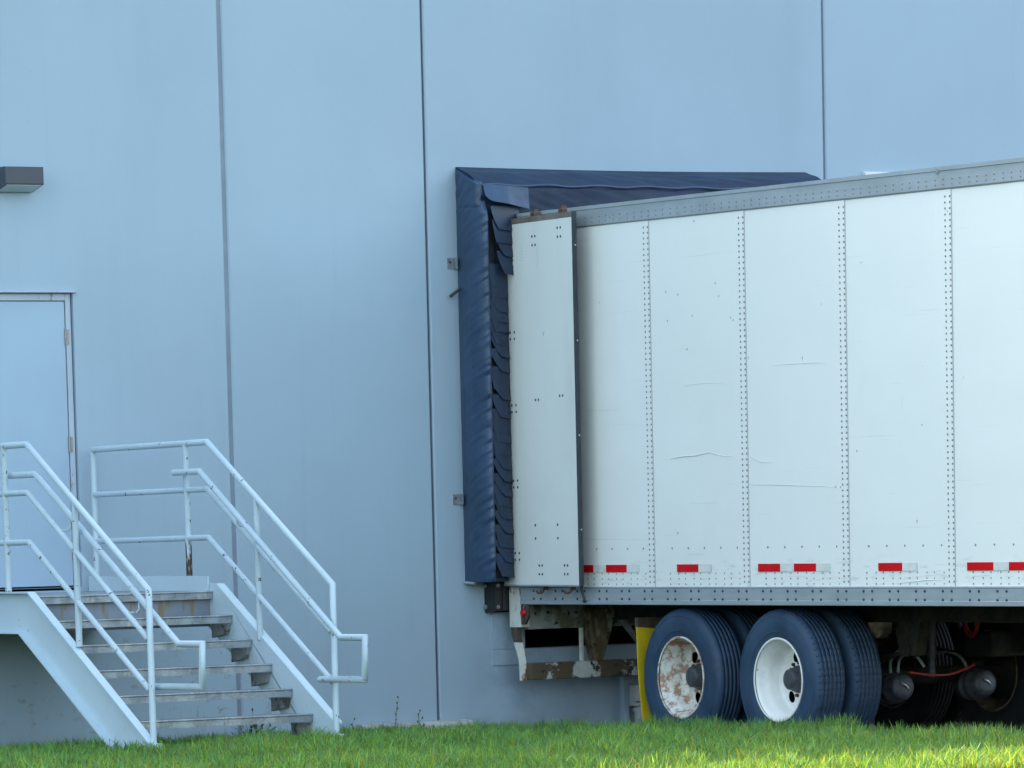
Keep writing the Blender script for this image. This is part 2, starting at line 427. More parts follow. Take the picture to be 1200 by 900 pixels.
# door
mb = MB()
x0, x1, z0, z1 = DOORH
jw = .052
mb.box(x0 + .002, x0 + jw, WY + .022, WY + .13, z0, z1 - .002); mb.box(x1 - jw, x1 - .010, WY + .022, WY + .13, z0, z1 - .002)
mb.box(x0 + jw + .0005, x1 - jw - .0005, WY + .022, WY + .13, z1 - jw, z1 - .002)
mb.box(x1 - .0095, x1 - .001, WY + .045, WY + .13, z0, z1 - .002)
obj('door_frame', mb, m_frame, wh, bevel=.003)
mb = MB(); mb.box(x0 + jw + .006, x1 - jw - .006, WY + .03, WY + .075, z0 + .012, z1 - jw - .006)
dr = obj('door', mb, m_door, wh, bevel=.002)
for hz in (3.09, 2.31, 1.53):
    mb = MB(); mb.tube([(x1 - jw - .003, WY + .024, hz - .058), (x1 - jw - .003, WY + .024, hz + .058)], .009, 8)
    mb.box(x1 - jw + .004, x1 - jw + .022, WY + .018, WY + .0215, hz - .055, hz + .055)
    obj('hinge', mb, m_hinge, dr)
mb = MB()
mb.tube([(x0 + .12, WY + .03, 2.27), (x0 + .12, WY - .03, 2.27)], .026, 12); mb.tube([(x0 + .12, WY - .025, 2.27), (x0 + .24, WY - .025, 2.265)], .011, 8)
obj('door_handle', mb, m_hinge, dr)
mb = MB(); mb.prism([(WY - .028, z1 + .014), (WY - .001, z1 + .022), (WY - .001, z1 + .003), (WY - .022, z1 + .003), (WY - .028, z1 + .006)], 'x', x0 - .02, x1 + .02)
obj('drip_cap', mb, m_frame, wh)
mb = MB(); mb.box(x0 + .01, x1 - .024, WY + .0, WY + .14, z0 - .02, z0 - .002)
obj('threshold', mb, m_tread, wh)

# wall lamp
lp = thing('wall_lamp', 'dark bronze box lamp fixed to the wall above the door', 'lamp', (-4.1, WY, 4.22))
mb = MB(); mb.prism([(-.05, 4.290), (-.045, 4.297), (WY - .001, 4.297), (WY - .001, 4.128), (.12, 4.128), (-.05, 4.172)], 'x', -4.257, -3.95)
obj('housing', mb, m_lampbox, lp, bevel=.006)
mb = MB()
def sl(y): return 4.172 + (y + .05) / .17 * (4.128 - 4.172)
mb.add([(-4.245, -.038, sl(-.038) - .004), (-3.962, -.038, sl(-.038) - .004), (-3.962, .108, sl(.108) - .004), (-4.245, .108, sl(.108) - .004),
        (-4.245, -.038, sl(-.038) - .001), (-3.962, -.038, sl(-.038) - .001), (-3.962, .108, sl(.108) - .001), (-4.245, .108, sl(.108) - .001)],
       [(0, 1, 2, 3), (4, 5, 6, 7), (0, 1, 5, 4), (1, 2, 6, 5), (2, 3, 7, 6), (3, 0, 4, 7)])
obj('lens', mb, m_lens, lp)

# white topped fixture peeking over the trailer
fx = thing('wall_fixture', 'white hooded fixture on the wall just peeking over the trailer roof', 'wall fixture', (3.7, WY, 4.25))
mb = MB(); mb.prism([(WY - .045, 4.352), (WY - .045, 4.366), (WY - .02, 4.378), (WY - .001, 4.378), (WY - .001, 4.352)], 'x', 3.53, 4.3)
obj('hood', mb, m_cap, fx)
mb = MB(); mb.box(3.6, 4.2, WY - .035, WY - .002, 4.1, 4.3515)
obj('housing', mb, m_lampbox, fx, bevel=.008)

# grey utility box and pipe at the foot of the wall
ub = thing('utility_box', 'light grey metal box with pipe on the wall foot behind the yellow flap', 'utility box', (1.27, WY, 0))
mb = MB(); mb.box(1.152, 1.42, .02, WY - .002, .205, .378); obj('box_body', mb, m_box, ub, bevel=.012)
mb = MB(); mb.box(1.16, 1.41, .012, .019, .236, .246); mb.dome((1.262, .019, .35), (0, -1, 0), .012, .008); mb.dome((1.39, .019, .35), (0, -1, 0), .012, .008)
obj('clasp', mb, m_bolt, ub)
mb = MB(); mb.tube([(1.25, .08, .204), (1.25, .08, .0)], .055, 14); mb.lathe([(0, .066), (.03, .066)], (1.25, .08, .16), (0, 0, 1), 14)
obj('pipe', mb, m_box, ub)

# concrete kerb slab lying along the wall
mb = MB()
def kerb(u, v):
    x = -1.33 + u * .99; a = v * PI * .5
    return (x, 0, 0)
mb.prism([(WY - .003, .0), (WY - .003, .165), (WY - .10, .158), (WY - .125, .14), (WY - .13, .0)], 'x', -1.33, -.34)
ck = obj('concrete_curb', mb, m_conc, bevel=.008); tag(ck, 'pale concrete curb strip in the grass along the foot of the wall', 'curb')

# ------------------------------------------------------------------ stairs
st = thing('metal_staircase', 'pale blue steel staircase with pipe railings leading up to the grey door', 'staircase', (-4.3, -1.7, .1))
XA, XB = -5.03, -3.573
SL = .594
def zt(y): return 1.272 + SL * (y + 1.761)      # top edge of a stringer
def stringer(x, out, y_end, top):
    mb = MB()
    ft = .011; fl = .055
    yb = -1.60
    thick = .374
    ztop = lambda y: top if y > -1.761 else top + SL * (y + 1.761)
    zbot = lambda y: (top - .288) if y > yb else (top - .288) + SL * (y - yb)
    pts_t = [(WY - .01, top), (-1.761, top), (y_end, ztop(y_end))]
    ylow = y_end - .0
    pts_b = [(WY - .01, top - .288), (yb, top - .288), (y_end + .55, zbot(y_end + .55))]
    # web
    zend = -.05
    web = [(WY - .01, top), (-1.761, top), (y_end - .02, ztop(y_end - .02)), (y_end - .02, zend), (-1.60 - (top - .288 - zend) / SL, zend), (yb, top - .288), (WY - .01, top - .288)]
    mb.prism(web, 'x', x, x - out * .008)
    # flanges: thin strips along the top and the bottom edge, standing out from the web
    def flange(p, q, dn):
        (ya, za), (yb2, zb) = p, q
        mb.add([(x, ya, za), (x, yb2, zb), (x + out * fl, yb2, zb), (x + out * fl, ya, za),
                (x, ya, za + dn), (x, yb2, zb + dn), (x + out * fl, yb2, zb + dn), (x + out * fl, ya, za + dn)],
               [(0, 1, 2, 3), (4, 7, 6, 5), (0, 4, 5, 1), (1, 5, 6, 2), (2, 6, 7, 3), (3, 7, 4, 0)])
    e = .0015
    flange((WY - .012, top + e), (-1.761, top + e), -ft); flange((-1.762, top + e), (y_end - .02, ztop(y_end - .02) + e), -ft * 1.3)
    flange((WY - .012, top - .288 - e), (yb, top - .288 - e), ft); flange((yb - .001, top - .288 - e), (-1.60 - (top - .288 - zend) / SL, zend), ft * 1.3)
    return obj('stringer', mb, m_string, st)
stringer(XA, -1, -3.43, 1.272)
stringer(XB, 1, -3.33, 1.290)
# landing
mb = MB(); mb.box(XA + .009, XB - .009, -1.66, WY - .012, 1.195, 1.235)
obj('landing', mb, m_tread, st, bevel=.004)
mb = MB(); mb.box(XA + .009, XB - .009, -1.66, -1.645, .99, 1.194)
obj('landing_beam', mb, m_riser, st)
mb = MB(); mb.box(XB - .024, XB - .010, -1.66, WY - .015, 1.2365, 1.345)
obj('toe_board', mb, m_string, st)
for k in range(6):
    y = -1.705 - .272 * k; z = 1.238 - .168 * k
    mb = MB()
    yb = y + (.05 if k == 0 else .27)
    mb.box(XA + .01, XB - .012, y, y + .012, z - .054, z)          # front plate
    mb.tube([(XA + .01, y - .002, z - .004), (XB - .012, y - .002, z - .004)], .007, 6)   # rounded nosing
    n = 7 if k else 2
    for q in range(n):                                             # bearing bars of the grating
        yy = y + .02 + (yb - y - .03) * q / max(1, n - 1)
        mb.box(XA + .012, XB - .014, yy, yy + .005, z - .045, z - .003)
    for q in range(24):                                            # cross bars
        xx = XA + .04 + (XB - XA - .08) * q / 23
        mb.box(xx - .003, xx + .003, y + .0125, yb - .001, z - .014, z - .002)
    t = obj('tread', mb, m_tread, st)
    if k:
        for xx, s in ((XB - .0085, -1), (XA + .0085, 1)):
            mb = MB(); mb.prism([(y + .02, z - .064), (yb - .02, z - .064), (yb - .02, z - .16), (y + .05, z - .13)], 'x', xx, xx + s * .03)
            obj('tread_bracket', mb, m_strip, t)
R = .0225
def railing(x, side, yo, rusty):
    """side: direction towards the stair middle"""
    yw = .045
    top = [(x, yw, 2.268), (x, -1.695 + yo, 2.285), (x, -3.385 + yo, 1.285)]
    mb = MB(); mb.tube(top + [(x, -3.385 + yo, .12)], R, 12)
    r = obj('railing', mb, m_rail, st, org=(x, -1.37, 1.29))
    for z, yend in ((1.945, -3.36), (1.605, -3.36)):
        mb = MB()
        yb = -1.68 + yo
        zz = z + .01
        mb.tube([(x, yw, z - .004), (x, yb, zz), (x, yend + yo, zz + SL * (yend + yo - yb))], R * .92, 12)
        obj('mid_rail', mb, m_rail, r)
    for y, z0, z1 in ((yw, 1.30, 2.262), (-1.365 + yo * .3, 1.27, 2.277), (-2.37 + yo, zt(-2.37) - .01, 2.285 + SL * (-2.37 + 1.695) - .004)):
        mb = MB(); mb.tube([(x, y, z0), (x, y, z1)], R, 12)
        mt = m_railrust if (rusty and abs(y + 1.365) < .1) else m_rail
        obj('post', mb, mt, r)
    mb = MB(); mb.box(x - .045, x + .045, -3.43 + yo, -3.34 + yo, .0, .125 + .14); 
    obj('base_block', mb, m_string, r, bevel=.006)
    hx = x + side * .07
    ye = yo if side > 0 else .075
    h = [(hx, -1.30, 2.078), (hx, -1.69 + yo * .5, 2.08), (hx, -3.65 + ye, .928), (hx, -3.97 + ye, .930), (hx, -3.955 + ye, .648), (hx, -3.28, .640)]
    mb = MB(); mb.tube(h, R, 12); mb.dome(h[0], (0, 1, 0), R, R * .7, 10); mb.dome(h[-1], (0, 1, 0), R, R * .7, 10)
    obj('handrail', mb, m_rail, r)
    for y in (-2.2, -3.15):
        zz = 2.08 + (y + 1.69) * .586
        mb = MB(); mb.tube([(x, y, zz - .09), (x + side * .05, y, zz - .09), (hx, y, zz - .07), (hx, y, zz - .02)], .007, 6)
        obj('rail_bracket', mb, m_rail, r)
railing(XA, 1, -.035, False)
railing(XB, -1, .02, True)

def sstep_(a, b, x):
    t = min(1, max(0, (x - a) / (b - a))); return t * t * (3 - 2 * t)

# ------------------------------------------------------------------ dock seal
ds = thing('dock_seal', 'navy vinyl padded dock seal with overlapping pleats framing the trailer end', 'dock seal', (1.33, WY, 1.2))
def pad(x_out, sgn):
    mb = MB()
    # section: wall edge -> outer face -> rounded front edge -> deep crease -> inner face
    sec = [(0, WY), (-.016, .09), (-.030, 0.0), (-.036, -.08), (-.028, -.17), (-.010, -.225), (.010, -.255), (.028, -.258), (.038, -.245), (.044, -.17), (.06, -.12), (.12, -.12), (.22, -.1), (.30, -.04), (.30, WY)]
    cum = [0]
    for a, b in zip(sec[:-1], sec[1:]): cum.append(cum[-1] + math.dist(a, b))
    def fn(u, v):
        d = u * cum[-1]
        i = max(k for k in range(len(cum)) if cum[k] <= d + 1e-9); i = min(i, len(sec) - 2)
        t = (d - cum[i]) / (cum[i + 1] - cum[i])
        x = sec[i][0] + t * (sec[i + 1][0] - sec[i][0]); y = sec[i][1] + t * (sec[i + 1][1] - sec[i][1])
        ztop = 4.350 - max(0, min(1, (WY - y) / .35)) * .142
        z = 1.215 + v * (ztop - 1.215)
        hz = sstep_(3.95, 4.12, z)
        if y < -.17: y = y + (-.17 + (y + .17) * .42 - y) * hz
        nx, ny = x - .10, y + .0
        l = math.hypot(nx, ny)
        k = max(0, math.sin(PI * min(1, u * 1.7)))
        near_crease = math.exp(-((u - .34) / .16) ** 2)
        wr = mn.noise(Vector((u * 2.3, 0, z * 9 + u * 4))) * .005 + mn.noise(Vector((u * 4, 3, z * 30 - u * 14))) * .009 * near_crease + mn.noise(Vector((u * 3, 9, z * 17 - u * 9))) * .008 * near_crease
        if z > 4.03:       # folds slanting from the top corner
            wr += .006 * math.sin(y * 38 + z * 46) * min(1, (z - 4.03) * 8)
        wr -= .010 * math.exp(-((z - 4.045 - .02 * y) / .007) ** 2)       # stitched seam under the head
        sag = mn.noise(Vector((0, 7, z * 1.4))) * .016
        e = min(1, v * 16); rnd = math.sqrt(max(0, e))
        dd = (wr * (.4 + .9 * k) + sag * k) * min(1, (1 - v) * 30) * e - .045 * (1 - rnd) * k
        x += nx / l * dd; y += ny / l * dd
        return (x_out + sgn * x, y, z)
    mb.grid(fn, 60, 420)
    for v in (0, 1):
        ring = [fn(i / 60, v) for i in range(61)]
        mb.add(ring, [tuple(range(61))])
    return obj('side_pad', mb, m_vinyl, ds)
pad(-.312, 1)
pad(2.98, -1)
# head pad between the side pads: sloped top, upright front
mb = MB()
def head(u, v):
    x = -.3085 + u * (2.972 + .3085)
    sec = [(WY, 4.362), (.02, 4.312), (-.10, 4.258), (-.185, 4.222), (-.205, 4.19), (-.208, 4.08), (-.203, 3.99), (-.15, 3.93), (WY, 3.93)]
    d = v * (len(sec) - 1); i = min(int(d), len(sec) - 2); t = d - i
    y = sec[i][0] + t * (sec[i + 1][0] - sec[i][0]); z = sec[i][1] + t * (sec[i + 1][1] - sec[i][1])
    k = math.sin(PI * min(1, max(0, v * 1.15)))
    w = mn.noise(Vector((x * 1.6, z * 5 + y * 4, 1))) * .03 + mn.noise(Vector((x * 6 + z * 18, y * 9, 4))) * .012 + .016 * math.sin(PI * min(1, v * 2.4))
    w += .006 * math.exp(-u * 9) * math.sin(x * 30 + y * 40)
    z -= .012 * math.sin(PI * u) * (v < .12)
    return (x, y - w * k * .7, z + w * k * .7 + (.005 * u))
mb.grid(head, 200, 40)
for u in (0, 1):
    ring = [head(u, j / 40) for j in range(41)]
    mb.add(ring, [tuple(range(41))])
obj('head_pad', mb, m_vinyl2, ds)
mb = MB(); mb.tube([(-.30 + q * .0815, -.204 - .006 * math.sin(q * 1.9) - .016, 4.203 + .006 * math.sin(q * 1.1)) for q in range(41)], .010, 8)
obj('piping', mb, m_flap, ds)
# loose corner flap
mb = MB()
def flp(u, v):
    x = -.318 + u * .408
    z0 = 4.208 - .022 * u; z1 = 4.085 - .058 * u + .035 * (max(0, .14 - u) / .14) ** 2
    z = z0 + v * (z1 - z0)
    y = -.25 - .058 * v * (.6 + .4 * math.sin(u * 5)) - .02 * math.sin(u * PI) + .012 * mn.noise(Vector((u * 4, v * 2, 8)))
    return (x, y, z)
mb.grid(flp, 20, 8)
mb.grid(lambda u, v: tuple(Vector(flp(u, v)) + Vector((0, .008, 0))), 20, 8, flip=True)
obj('corner_flap', mb, m_flap, ds)
# overlapping wear pleats down the front of the near pad
zs_ = [1.245]
while zs_[-1] < 3.86: zs_.append(zs_[-1] + (random.choice([.075, .095, .11, .135]) if zs_[-1] < 3.55 else .1))
NP = len(zs_)
for i, z0 in enumerate(zs_):
    top4 = i >= NP - 4
    mb = MB()
    rr = random.uniform(-.004, .004); ro = random.uniform(0.0, .006)
    curl = random.choice([.02, .04, .055, .075, .1])
    def pl(u, v, z0=z0, rr=rr, ro=ro, top4=top4, curl=curl, i=i):
        # v: 0 top, 1 bottom edge
        xl = -.274 + rr
        if top4: xl += .012 + (NP - 1 - i) * .016
        x = xl + curl * v ** 1.8 * (1 - u) ** 2 + u * (.30 if not top4 else .27)
        z = z0 + .185 * (1 - v) - .010 * u * v + .012 * (1 - u) * v
        y = -.232 - .006 * v - ro * v * (1 - u) + .15 * u * u * (0 if top4 else 1) - .010 * math.sin(u * PI)
        if top4: y -= .03 - .03 * u + .016 * v
        return (x, y, z)
    mb.grid(pl, 10, 6)
    mb.grid(lambda u, v: tuple(Vector(pl(u, v)) + Vector((0, .0015, .001))), 10, 6, flip=True)
    obj('wear_pleat', mb, m_pleat, ds)
mb = MB(); mb.box(-.272, -.2, -.19, -.165, 1.26, 4.0)  # dark strip added to paint the shade in the gaps between pleats
obj('pleat_gap_shade', mb, m_plate, ds)
# mounting brackets and strap
for z in (3.634, 1.847):
    mb = MB(); mb.box(-.404, -.3, WY - .006, WY - .001, z - .04, z + .042); mb.box(-.345, -.339, WY - .05, WY - .0065, z - .04, z + .042)
    mb.dome((-.383, WY - .006, z + .012), (0, -1, 0), .012, .008, 8, 1)
    obj('mounting_bracket', mb, [m_bracket, m_bolt], ds)
mb = MB(); mb.tube([(-.335, .085, 3.445), (-.352, .09, 3.43), (-.392, .10, 3.40), (-.412, .11, 3.383)], .012, 6)
obj('strap', mb, m_rubber, ds)
# bottom rod end of the pad
mb = MB(); mb.tube([(-.33, .12, 1.212), (-.30, .02, 1.208)], .012, 8)
obj('pad_base_rod', mb, m_zinc, ds)

# dock bumper
db = thing('dock_bumper', 'black laminated rubber dock bumper bolted to the wall under the dock seal', 'dock bumper', (.0, WY, 1.1))
mb = MB()
for k in range(12):
    x = -.128 + k * .024
    mb.box(x, x + .0225, .012 + .006 * (k % 3), WY - .014, .99 + .002 * (k % 2), 1.206)
obj('rubber_block', mb, m_rubber, db, bevel=.003)
mb = MB(); mb.box(-.140, -.129, .016, WY - .002, .978, 1.212); mb.box(-.141, .18, WY - .0135, WY - .0015, .977, 1.213)
obj('end_plate', mb, m_plate, db)
for z in (1.185, 1.02):
    mb = MB(); mb.lathe([(0, .019), (.012, .019), (.014, .013), (.022, .012), (.023, .001)], (-.140, .125, z), (-1, 0, 0), 6, 0, False)
    obj('bolt', mb, m_zinc, db)
    mb = MB(); mb.lathe([(0, .017), (.010, .017), (.018, .010), (.019, .001)], (-.105, .015, z), (0, -1, 0), 6, 0, False)
    obj('bolt', mb, m_zinc, db)

# ------------------------------------------------------------------ semi trailer
tr = thing('semi_trailer', 'long white box trailer with rivet rows backed into the dock, rear door folded open', 'trailer', (1.3, -6, 0))
ZB, ZW, ZT, ZR = 1.170, 3.848, 3.991, 1.037
YN = -15.6         # nose
W2 = 2.6
posts = [-2.012 - 1.22 * i for i in range(11)]
ed = [0.0] + posts + [YN]
for i in range(len(ed) - 1):
    a, b = ed[i], ed[i + 1]
    mb = MB()
    t = .004 * (i % 2)
    # slightly wavy sheet, lapped over its neighbour
    def sh(u, v, a=a, b=b, i=i):
        y = a + u * (b - a); z = ZB + v * (ZW - ZB)
        wv = mn.noise(Vector((i * 3.1, y * 1.2, z * .8))) * .0035 + mn.noise(Vector((i * 3.1 + 9, y * .6, z * 2.8))) * .0035 + mn.noise(Vector((i * 5.3 + 2, y * .5 + z * .2, z * 9))) * .0008
        e = min(1, 5 * min(u, 1 - u)) * min(1, 5 * min(v, 1 - v))
        return (.002 - .004 * u + wv * e * .9, y, z)
    mb.grid(sh, 14, 36)
    mb.add([sh(0, 0), sh(0, 1), (.02, a, ZW), (.02, a, ZB)], [(0, 1, 2, 3)]); mb.add([sh(1, 0), sh(1, 1), (.02, b, ZW), (.02, b, ZB)], [(0, 1, 2, 3)])
    near = b > -8.2
    if near:
        rx = -.0005
        if i < len(ed) - 2:                          # double rivet column just behind the lap
            for q in range(66):
                z = ZB + .035 + q * .0398
                for dy in (.012, .066):
                    mb.dome((rx - .002, b + dy, z), (-1, 0, 0), .0085, .0045, 6, 1)
        n = int((a - b - .16) / .098)
        for q in range(n):
            y = b + .125 + q * .098
            for z in (ZB + .02, ZB + .059, ZB + .098):
                mb.dome((rx, y + (.012 if q % 2 else 0), z), (-1, 0, 0), .0068, .004, 6, 1)
        for q in range(int((a - b - .1) / .21)):
            mb.dome((rx - .001, b + .15 + q * .21, 1.452), (-1, 0, 0), .0085, .004, 6, 1)
    obj('side_panel', mb, [m_white, m_rivet], tr)
# lap edges: thin battens at each post
for y in posts[:5]:
    mb = MB(); mb.box(-.0045, .001, y - .004, y + .0, ZB + .001, ZW - .001)
    obj('panel_lap', mb, m_lap, tr)
# scratches and stone chips on the side
for r_c, pts in ((.0022, [(-2.977, 1.909), (-3.074, 1.908)]), (.0016, [(-3.234, 1.899), (-3.532, 1.894), (-3.846, 1.883), (-4.155, 1.872), (-4.288, 1.864)]),
        (.0028, [(-2.236, 2.102), (-2.403, 2.117), (-2.569, 2.119), (-2.745, 2.14), (-2.896, 2.113), (-3.058, 2.103)]), (.0026, [(-1.166, 2.485), (-1.594, 2.479)]),
        (.0016, [(-1.417, 2.377), (-1.874, 2.359)]), (.0018, [(-3.25, 2.10), (-3.378, 2.06), (-3.536, 2.051)]), (.002, [(-2.481, 1.775), (-2.832, 1.777)]),
        (.003, [(-2.446, 1.41), (-2.645, 1.409)]), (.0018, [(-2.442, 2.627), (-2.695, 2.638), (-2.859, 2.632), (-3.095, 2.607)]), (.0016, [(-3.556, 2.736), (-4.024, 2.737), (-4.21, 2.730)]),
        (.0018, [(-5.093, 2.473), (-5.091, 2.392)]), (.0026, [(-4.996, 1.191), (-5.34, 1.214), (-5.583, 1.219)]), (.0022, [(-5.096, 1.232), (-5.583, 1.26)]), (.003, [(-5.87, 1.242), (-6.06, 1.247)])):
    mb = MB()
    n = len(pts)
    mb.tube([(-.0022, y, z) for y, z in pts], [r_c * (.4 if k in (0, n - 1) else 1) for k in range(n)], 6)
    obj('scratch', mb, m_scr, tr)
mb = MB()
for y, z in [(-2.222, 3.313), (-2.376, 3.287), (-2.237, 3.103), (-2.558, 3.126), (-2.859, 3.344), (-2.9, 3.251), (-3.046, 3.093), (-3.077, 3.073), (-2.602, 3.8), (-2.484, 2.89), (-4.30, 1.866), (-4.36, 1.865)]:
    mb.lathe([(0, .009), (.0012, .007), (.0016, .001)], (-.0022, y, z), (-1, 0, 0), 6)
obj('paint_chips', mb, m_lap, tr)
# top rail
mb = MB()
mb.prism([(-.012, ZW), (-.012, ZT - .03), (-.018, ZT - .026), (-.018, ZT), (.06, ZT + .003), (.06, ZW - .01), (-.004, ZW - .01)], 'y', -.02, YN)
yy = -.06; k = 0
while yy > -8.3:
    for dz in (.024, .058):
        mb.dome((-.012, yy, ZW + dz), (-1, 0, 0), .0075, .0045, 6, 1)
    yy -= .10 if k % 2 else .088; k += 1
obj('top_rail', mb, [m_alu, m_rivet], tr)
mb = MB(); mb.prism([(-.0125, 3.94), (-.020, 3.955), (-.024, 3.985), (-.0185, 3.975)], 'y', -5.53, -5.555)
obj('rail_dent', mb, m_alu, tr)
# bottom rail
mb = MB()
mb.prism([(.03, ZB + .002), (-.012, ZB + .002), (-.016, ZB - .006), (-.012, ZB - .012), (-.012, ZR + .036), (-.019, ZR + .032), (-.019, ZR + .004), (-.014, ZR), (.03, ZR)], 'y', -.17, YN)
yy = -.36; 
while yy > -8.3:
    for dy in (0, -.1):
        for z in (ZB - .03, ZB - .09):
            mb.dome((-.012, yy + dy, z), (-1, 0, 0), .0115, .008, 7, 1)
    yy -= .305
obj('bottom_rail', mb, [m_alu, m_bolt], tr)
# shell
mb = MB(); mb.prism([(.061, ZT + .002), (1.3, ZT + .03), (W2 + .005, ZT + .002), (W2 + .005, ZT - .02), (.061, ZT - .02)], 'y', -.03, YN)
obj('roof', mb, m_trroof, tr)
mb = MB(); mb.box(W2 - .02, W2, YN, 0, ZR, ZT - .002); mb.box(.021, W2 - .021, YN, YN + .03, ZR, ZT - .002)
obj('far_wall', mb, m_white, tr)
mb = MB(); mb.box(.031, W2 - .021, YN + .031, -.165, ZB - .02, ZB + .02)
obj('floor', mb, m_chassis, tr)
# rear frame: white corner post, header
mb = MB(); mb.prism([(0.0, .862), (-.155, .862), (-.155, 1.168), (0.0, 1.168)], 'x', -.008, .075)
obj('corner_plate', mb, m_post, tr, bevel=.006)
for bx in ((.0, .09, 1.1695), (W2 - .09, W2, .862)):
    mb = MB(); mb.box(bx[0], bx[1], -.028, -.002, bx[2], ZT - .02); obj('rear_post', mb, m_post, tr, bevel=.006)
mb = MB(); mb.box(.091, W2 - .091, -.1, -.002, 3.8, ZT - .004)
obj('rear_header', mb, m_alu, tr)
mb = MB(); mb.box(.0755, W2 - .08, -.13, -.06, .842, 1.036)
obj('rear_sill', mb, m_mossy, tr, bevel=.008)
# marker light on its plate
mb = MB(); mb.prism([(-.158, .885), (-.215, .885), (-.262, .945), (-.262, 1.036), (-.158, 1.036)], 'x', -.004, .012)
mk = obj('marker_plate', mb, m_hanger, tr)
mb = MB(); mb.lathe([(0, .031), (.012, .031), (.02, .024), (.024, .001)], (-.004, -.198, .972), (-1, 0, 0), 16)
obj('marker_light', mb, m_redlamp, mk)
mb = MB(); mb.tube([(-.006, -.205, 1.0), (-.012, -.215, 1.02), (-.006, -.225, 1.034)], .006, 6)
obj('wire', mb, m_zinc, mk)
# side tape
for (a, b) in [(-.98, -1.186), (-1.361, -1.638), (-2.305, -2.582), (-3.341, -3.616), (-3.784, -4.054), (-4.795, -5.073), (-5.81, -6.103), (-6.272, -6.56), (-7.3, -7.58)]:
    mb = MB(); mb.box(-.0056, -.0042, b, a, 1.278, 1.334); mb.box(-.0056, -.0042, b - .17, b - .001, 1.278, 1.334, 1)
    obj('reflective_tape', mb, [m_red, m_silv], tr)
# rear swing door folded back along the side
ang = math.atan2(.125, 1.255)
dirv = Vector((-math.sin(ang), -math.cos(ang), 0)); nrm = Vector((-math.cos(ang), math.sin(ang), 0))
h0 = Vector((-.05, -.0, 0)); DL = 1.261
def dp(s, o, z): return tuple(h0 + dirv * s + nrm * o + Vector((0, 0, z)))
def dbox(mb, s0, s1, o0, o1, z0, z1, mi=0):
    vs = [dp(s, o, z) for s in (s0, s1) for o in (o0, o1) for z in (z0, z1)]
    mb.add(vs, [(0, 1, 3, 2), (4, 6, 7, 5), (0, 4, 5, 1), (2, 3, 7, 6), (0, 2, 6, 4), (1, 5, 7, 3)], mi)
DZ0, DZ1 = 1.178, 3.948
mb = MB(); dbox(mb, 0, DL - .012, -.036, 0, DZ0 + .012, DZ1 - .04)
def bolts(s, z, grid):
    for ds_, dz in grid:
        mb.dome(dp(s + ds_, -.0005, z + dz), nrm, .011, .006, 7, 1)
g4 = [(0, 0), (.05, 0), (0, -.065), (.05, -.065)]
bolts(.60, 3.80, g4); bolts(1.02, 3.84, g4)
for z in (3.64, 3.30 - .2, 2.55, 1.98, 1.43):
    bolts(.20, z, [(0, 0), (0, -.05), (.07, 0), (.07, -.05)])
bolts(.60, 1.335, g4); bolts(1.02, 1.335, g4)
bolts(.60, 2.58, [(0, 0), (.05, 0)]); bolts(1.0, 2.60, [(0, 0), (.05, 0)])
for s in (.55, .92): bolts(s, 1.64, [(0, 0), (0, -.1)])
for s, z, n in ((.68, 3.70, 7), (.42, 3.74, 6)):
    for q in range(n): mb.dome(dp(s + random.uniform(-.004, .004), -.001, z - q * .022), nrm, .004, .002, 5, 1)
dbox(mb, .02, DL - .013, -.0385, -.0365, DZ0 + .013, DZ1 - .041, 2)
rd = obj('rear_door', mb, [m_inner, m_bolt, m_back], tr, org=(-.035, 0, DZ0))
mb = MB(); dbox(mb, DL - .0115, DL, -.037, .001, DZ0, DZ1)
for z in (1.6, 2.3, 3.0, 3.7): mb.dome(dp(DL + .0, -.025, z), dirv, .008, .004, 6, 1)
obj('edge_trim', mb, [m_doortrim, m_zinc], rd, bevel=.003)
mb = MB(); dbox(mb, .0, DL - .0117, -.05, .004, DZ1 - .0395, DZ1)
obj('head_trim', mb, m_doorhead, rd, bevel=.003)
mb = MB(); dbox(mb, .0, DL - .0117, -.05, .004, DZ0 - .0, DZ0 + .0115)
obj('foot_trim', mb, m_alu, rd)
for s in (.57, 1.03):
    mb = MB(); mb.tube([dp(s, -.07, DZ0 - .03), dp(s, -.07, DZ1 + .01)], .017, 10)
    lr = obj('lock_rod', mb, m_rusty, rd)
    mb = MB(); dbox(mb, s - .035, s + .035, -.065, -.02, DZ1 + .001, DZ1 + .035)
    mb.tube([dp(s, -.05, DZ1 + .02), dp(s, -.05, DZ1 + .055)], .022, 10)
    obj('lock_cam', mb, m_rusty, lr, bevel=.006)
    mb = MB(); mb.tube([dp(s + .03, -.03, DZ0 - .012), dp(s + .03, -.03, DZ0 - .035), dp(s + .01, -.02, DZ0 - .05), dp(s - .03, -.01, DZ0 - .048), dp(s - .045, -.01, DZ0 - .036)], .009, 8)
    obj('lower_cam', mb, m_rusty, lr)
mb = MB(); mb.tube([(-.03, -1.06, ZB + .01), (-.045, -1.075, ZB - .02), (-.05, -1.10, ZB - .05), (-.045, -1.115, ZB - .1)], .010, 8); mb.dome((-.045, -1.115, ZB - .1), (0, 0, -1), .018, .02, 8)
obj('door_hook', mb, m_bolt, tr)
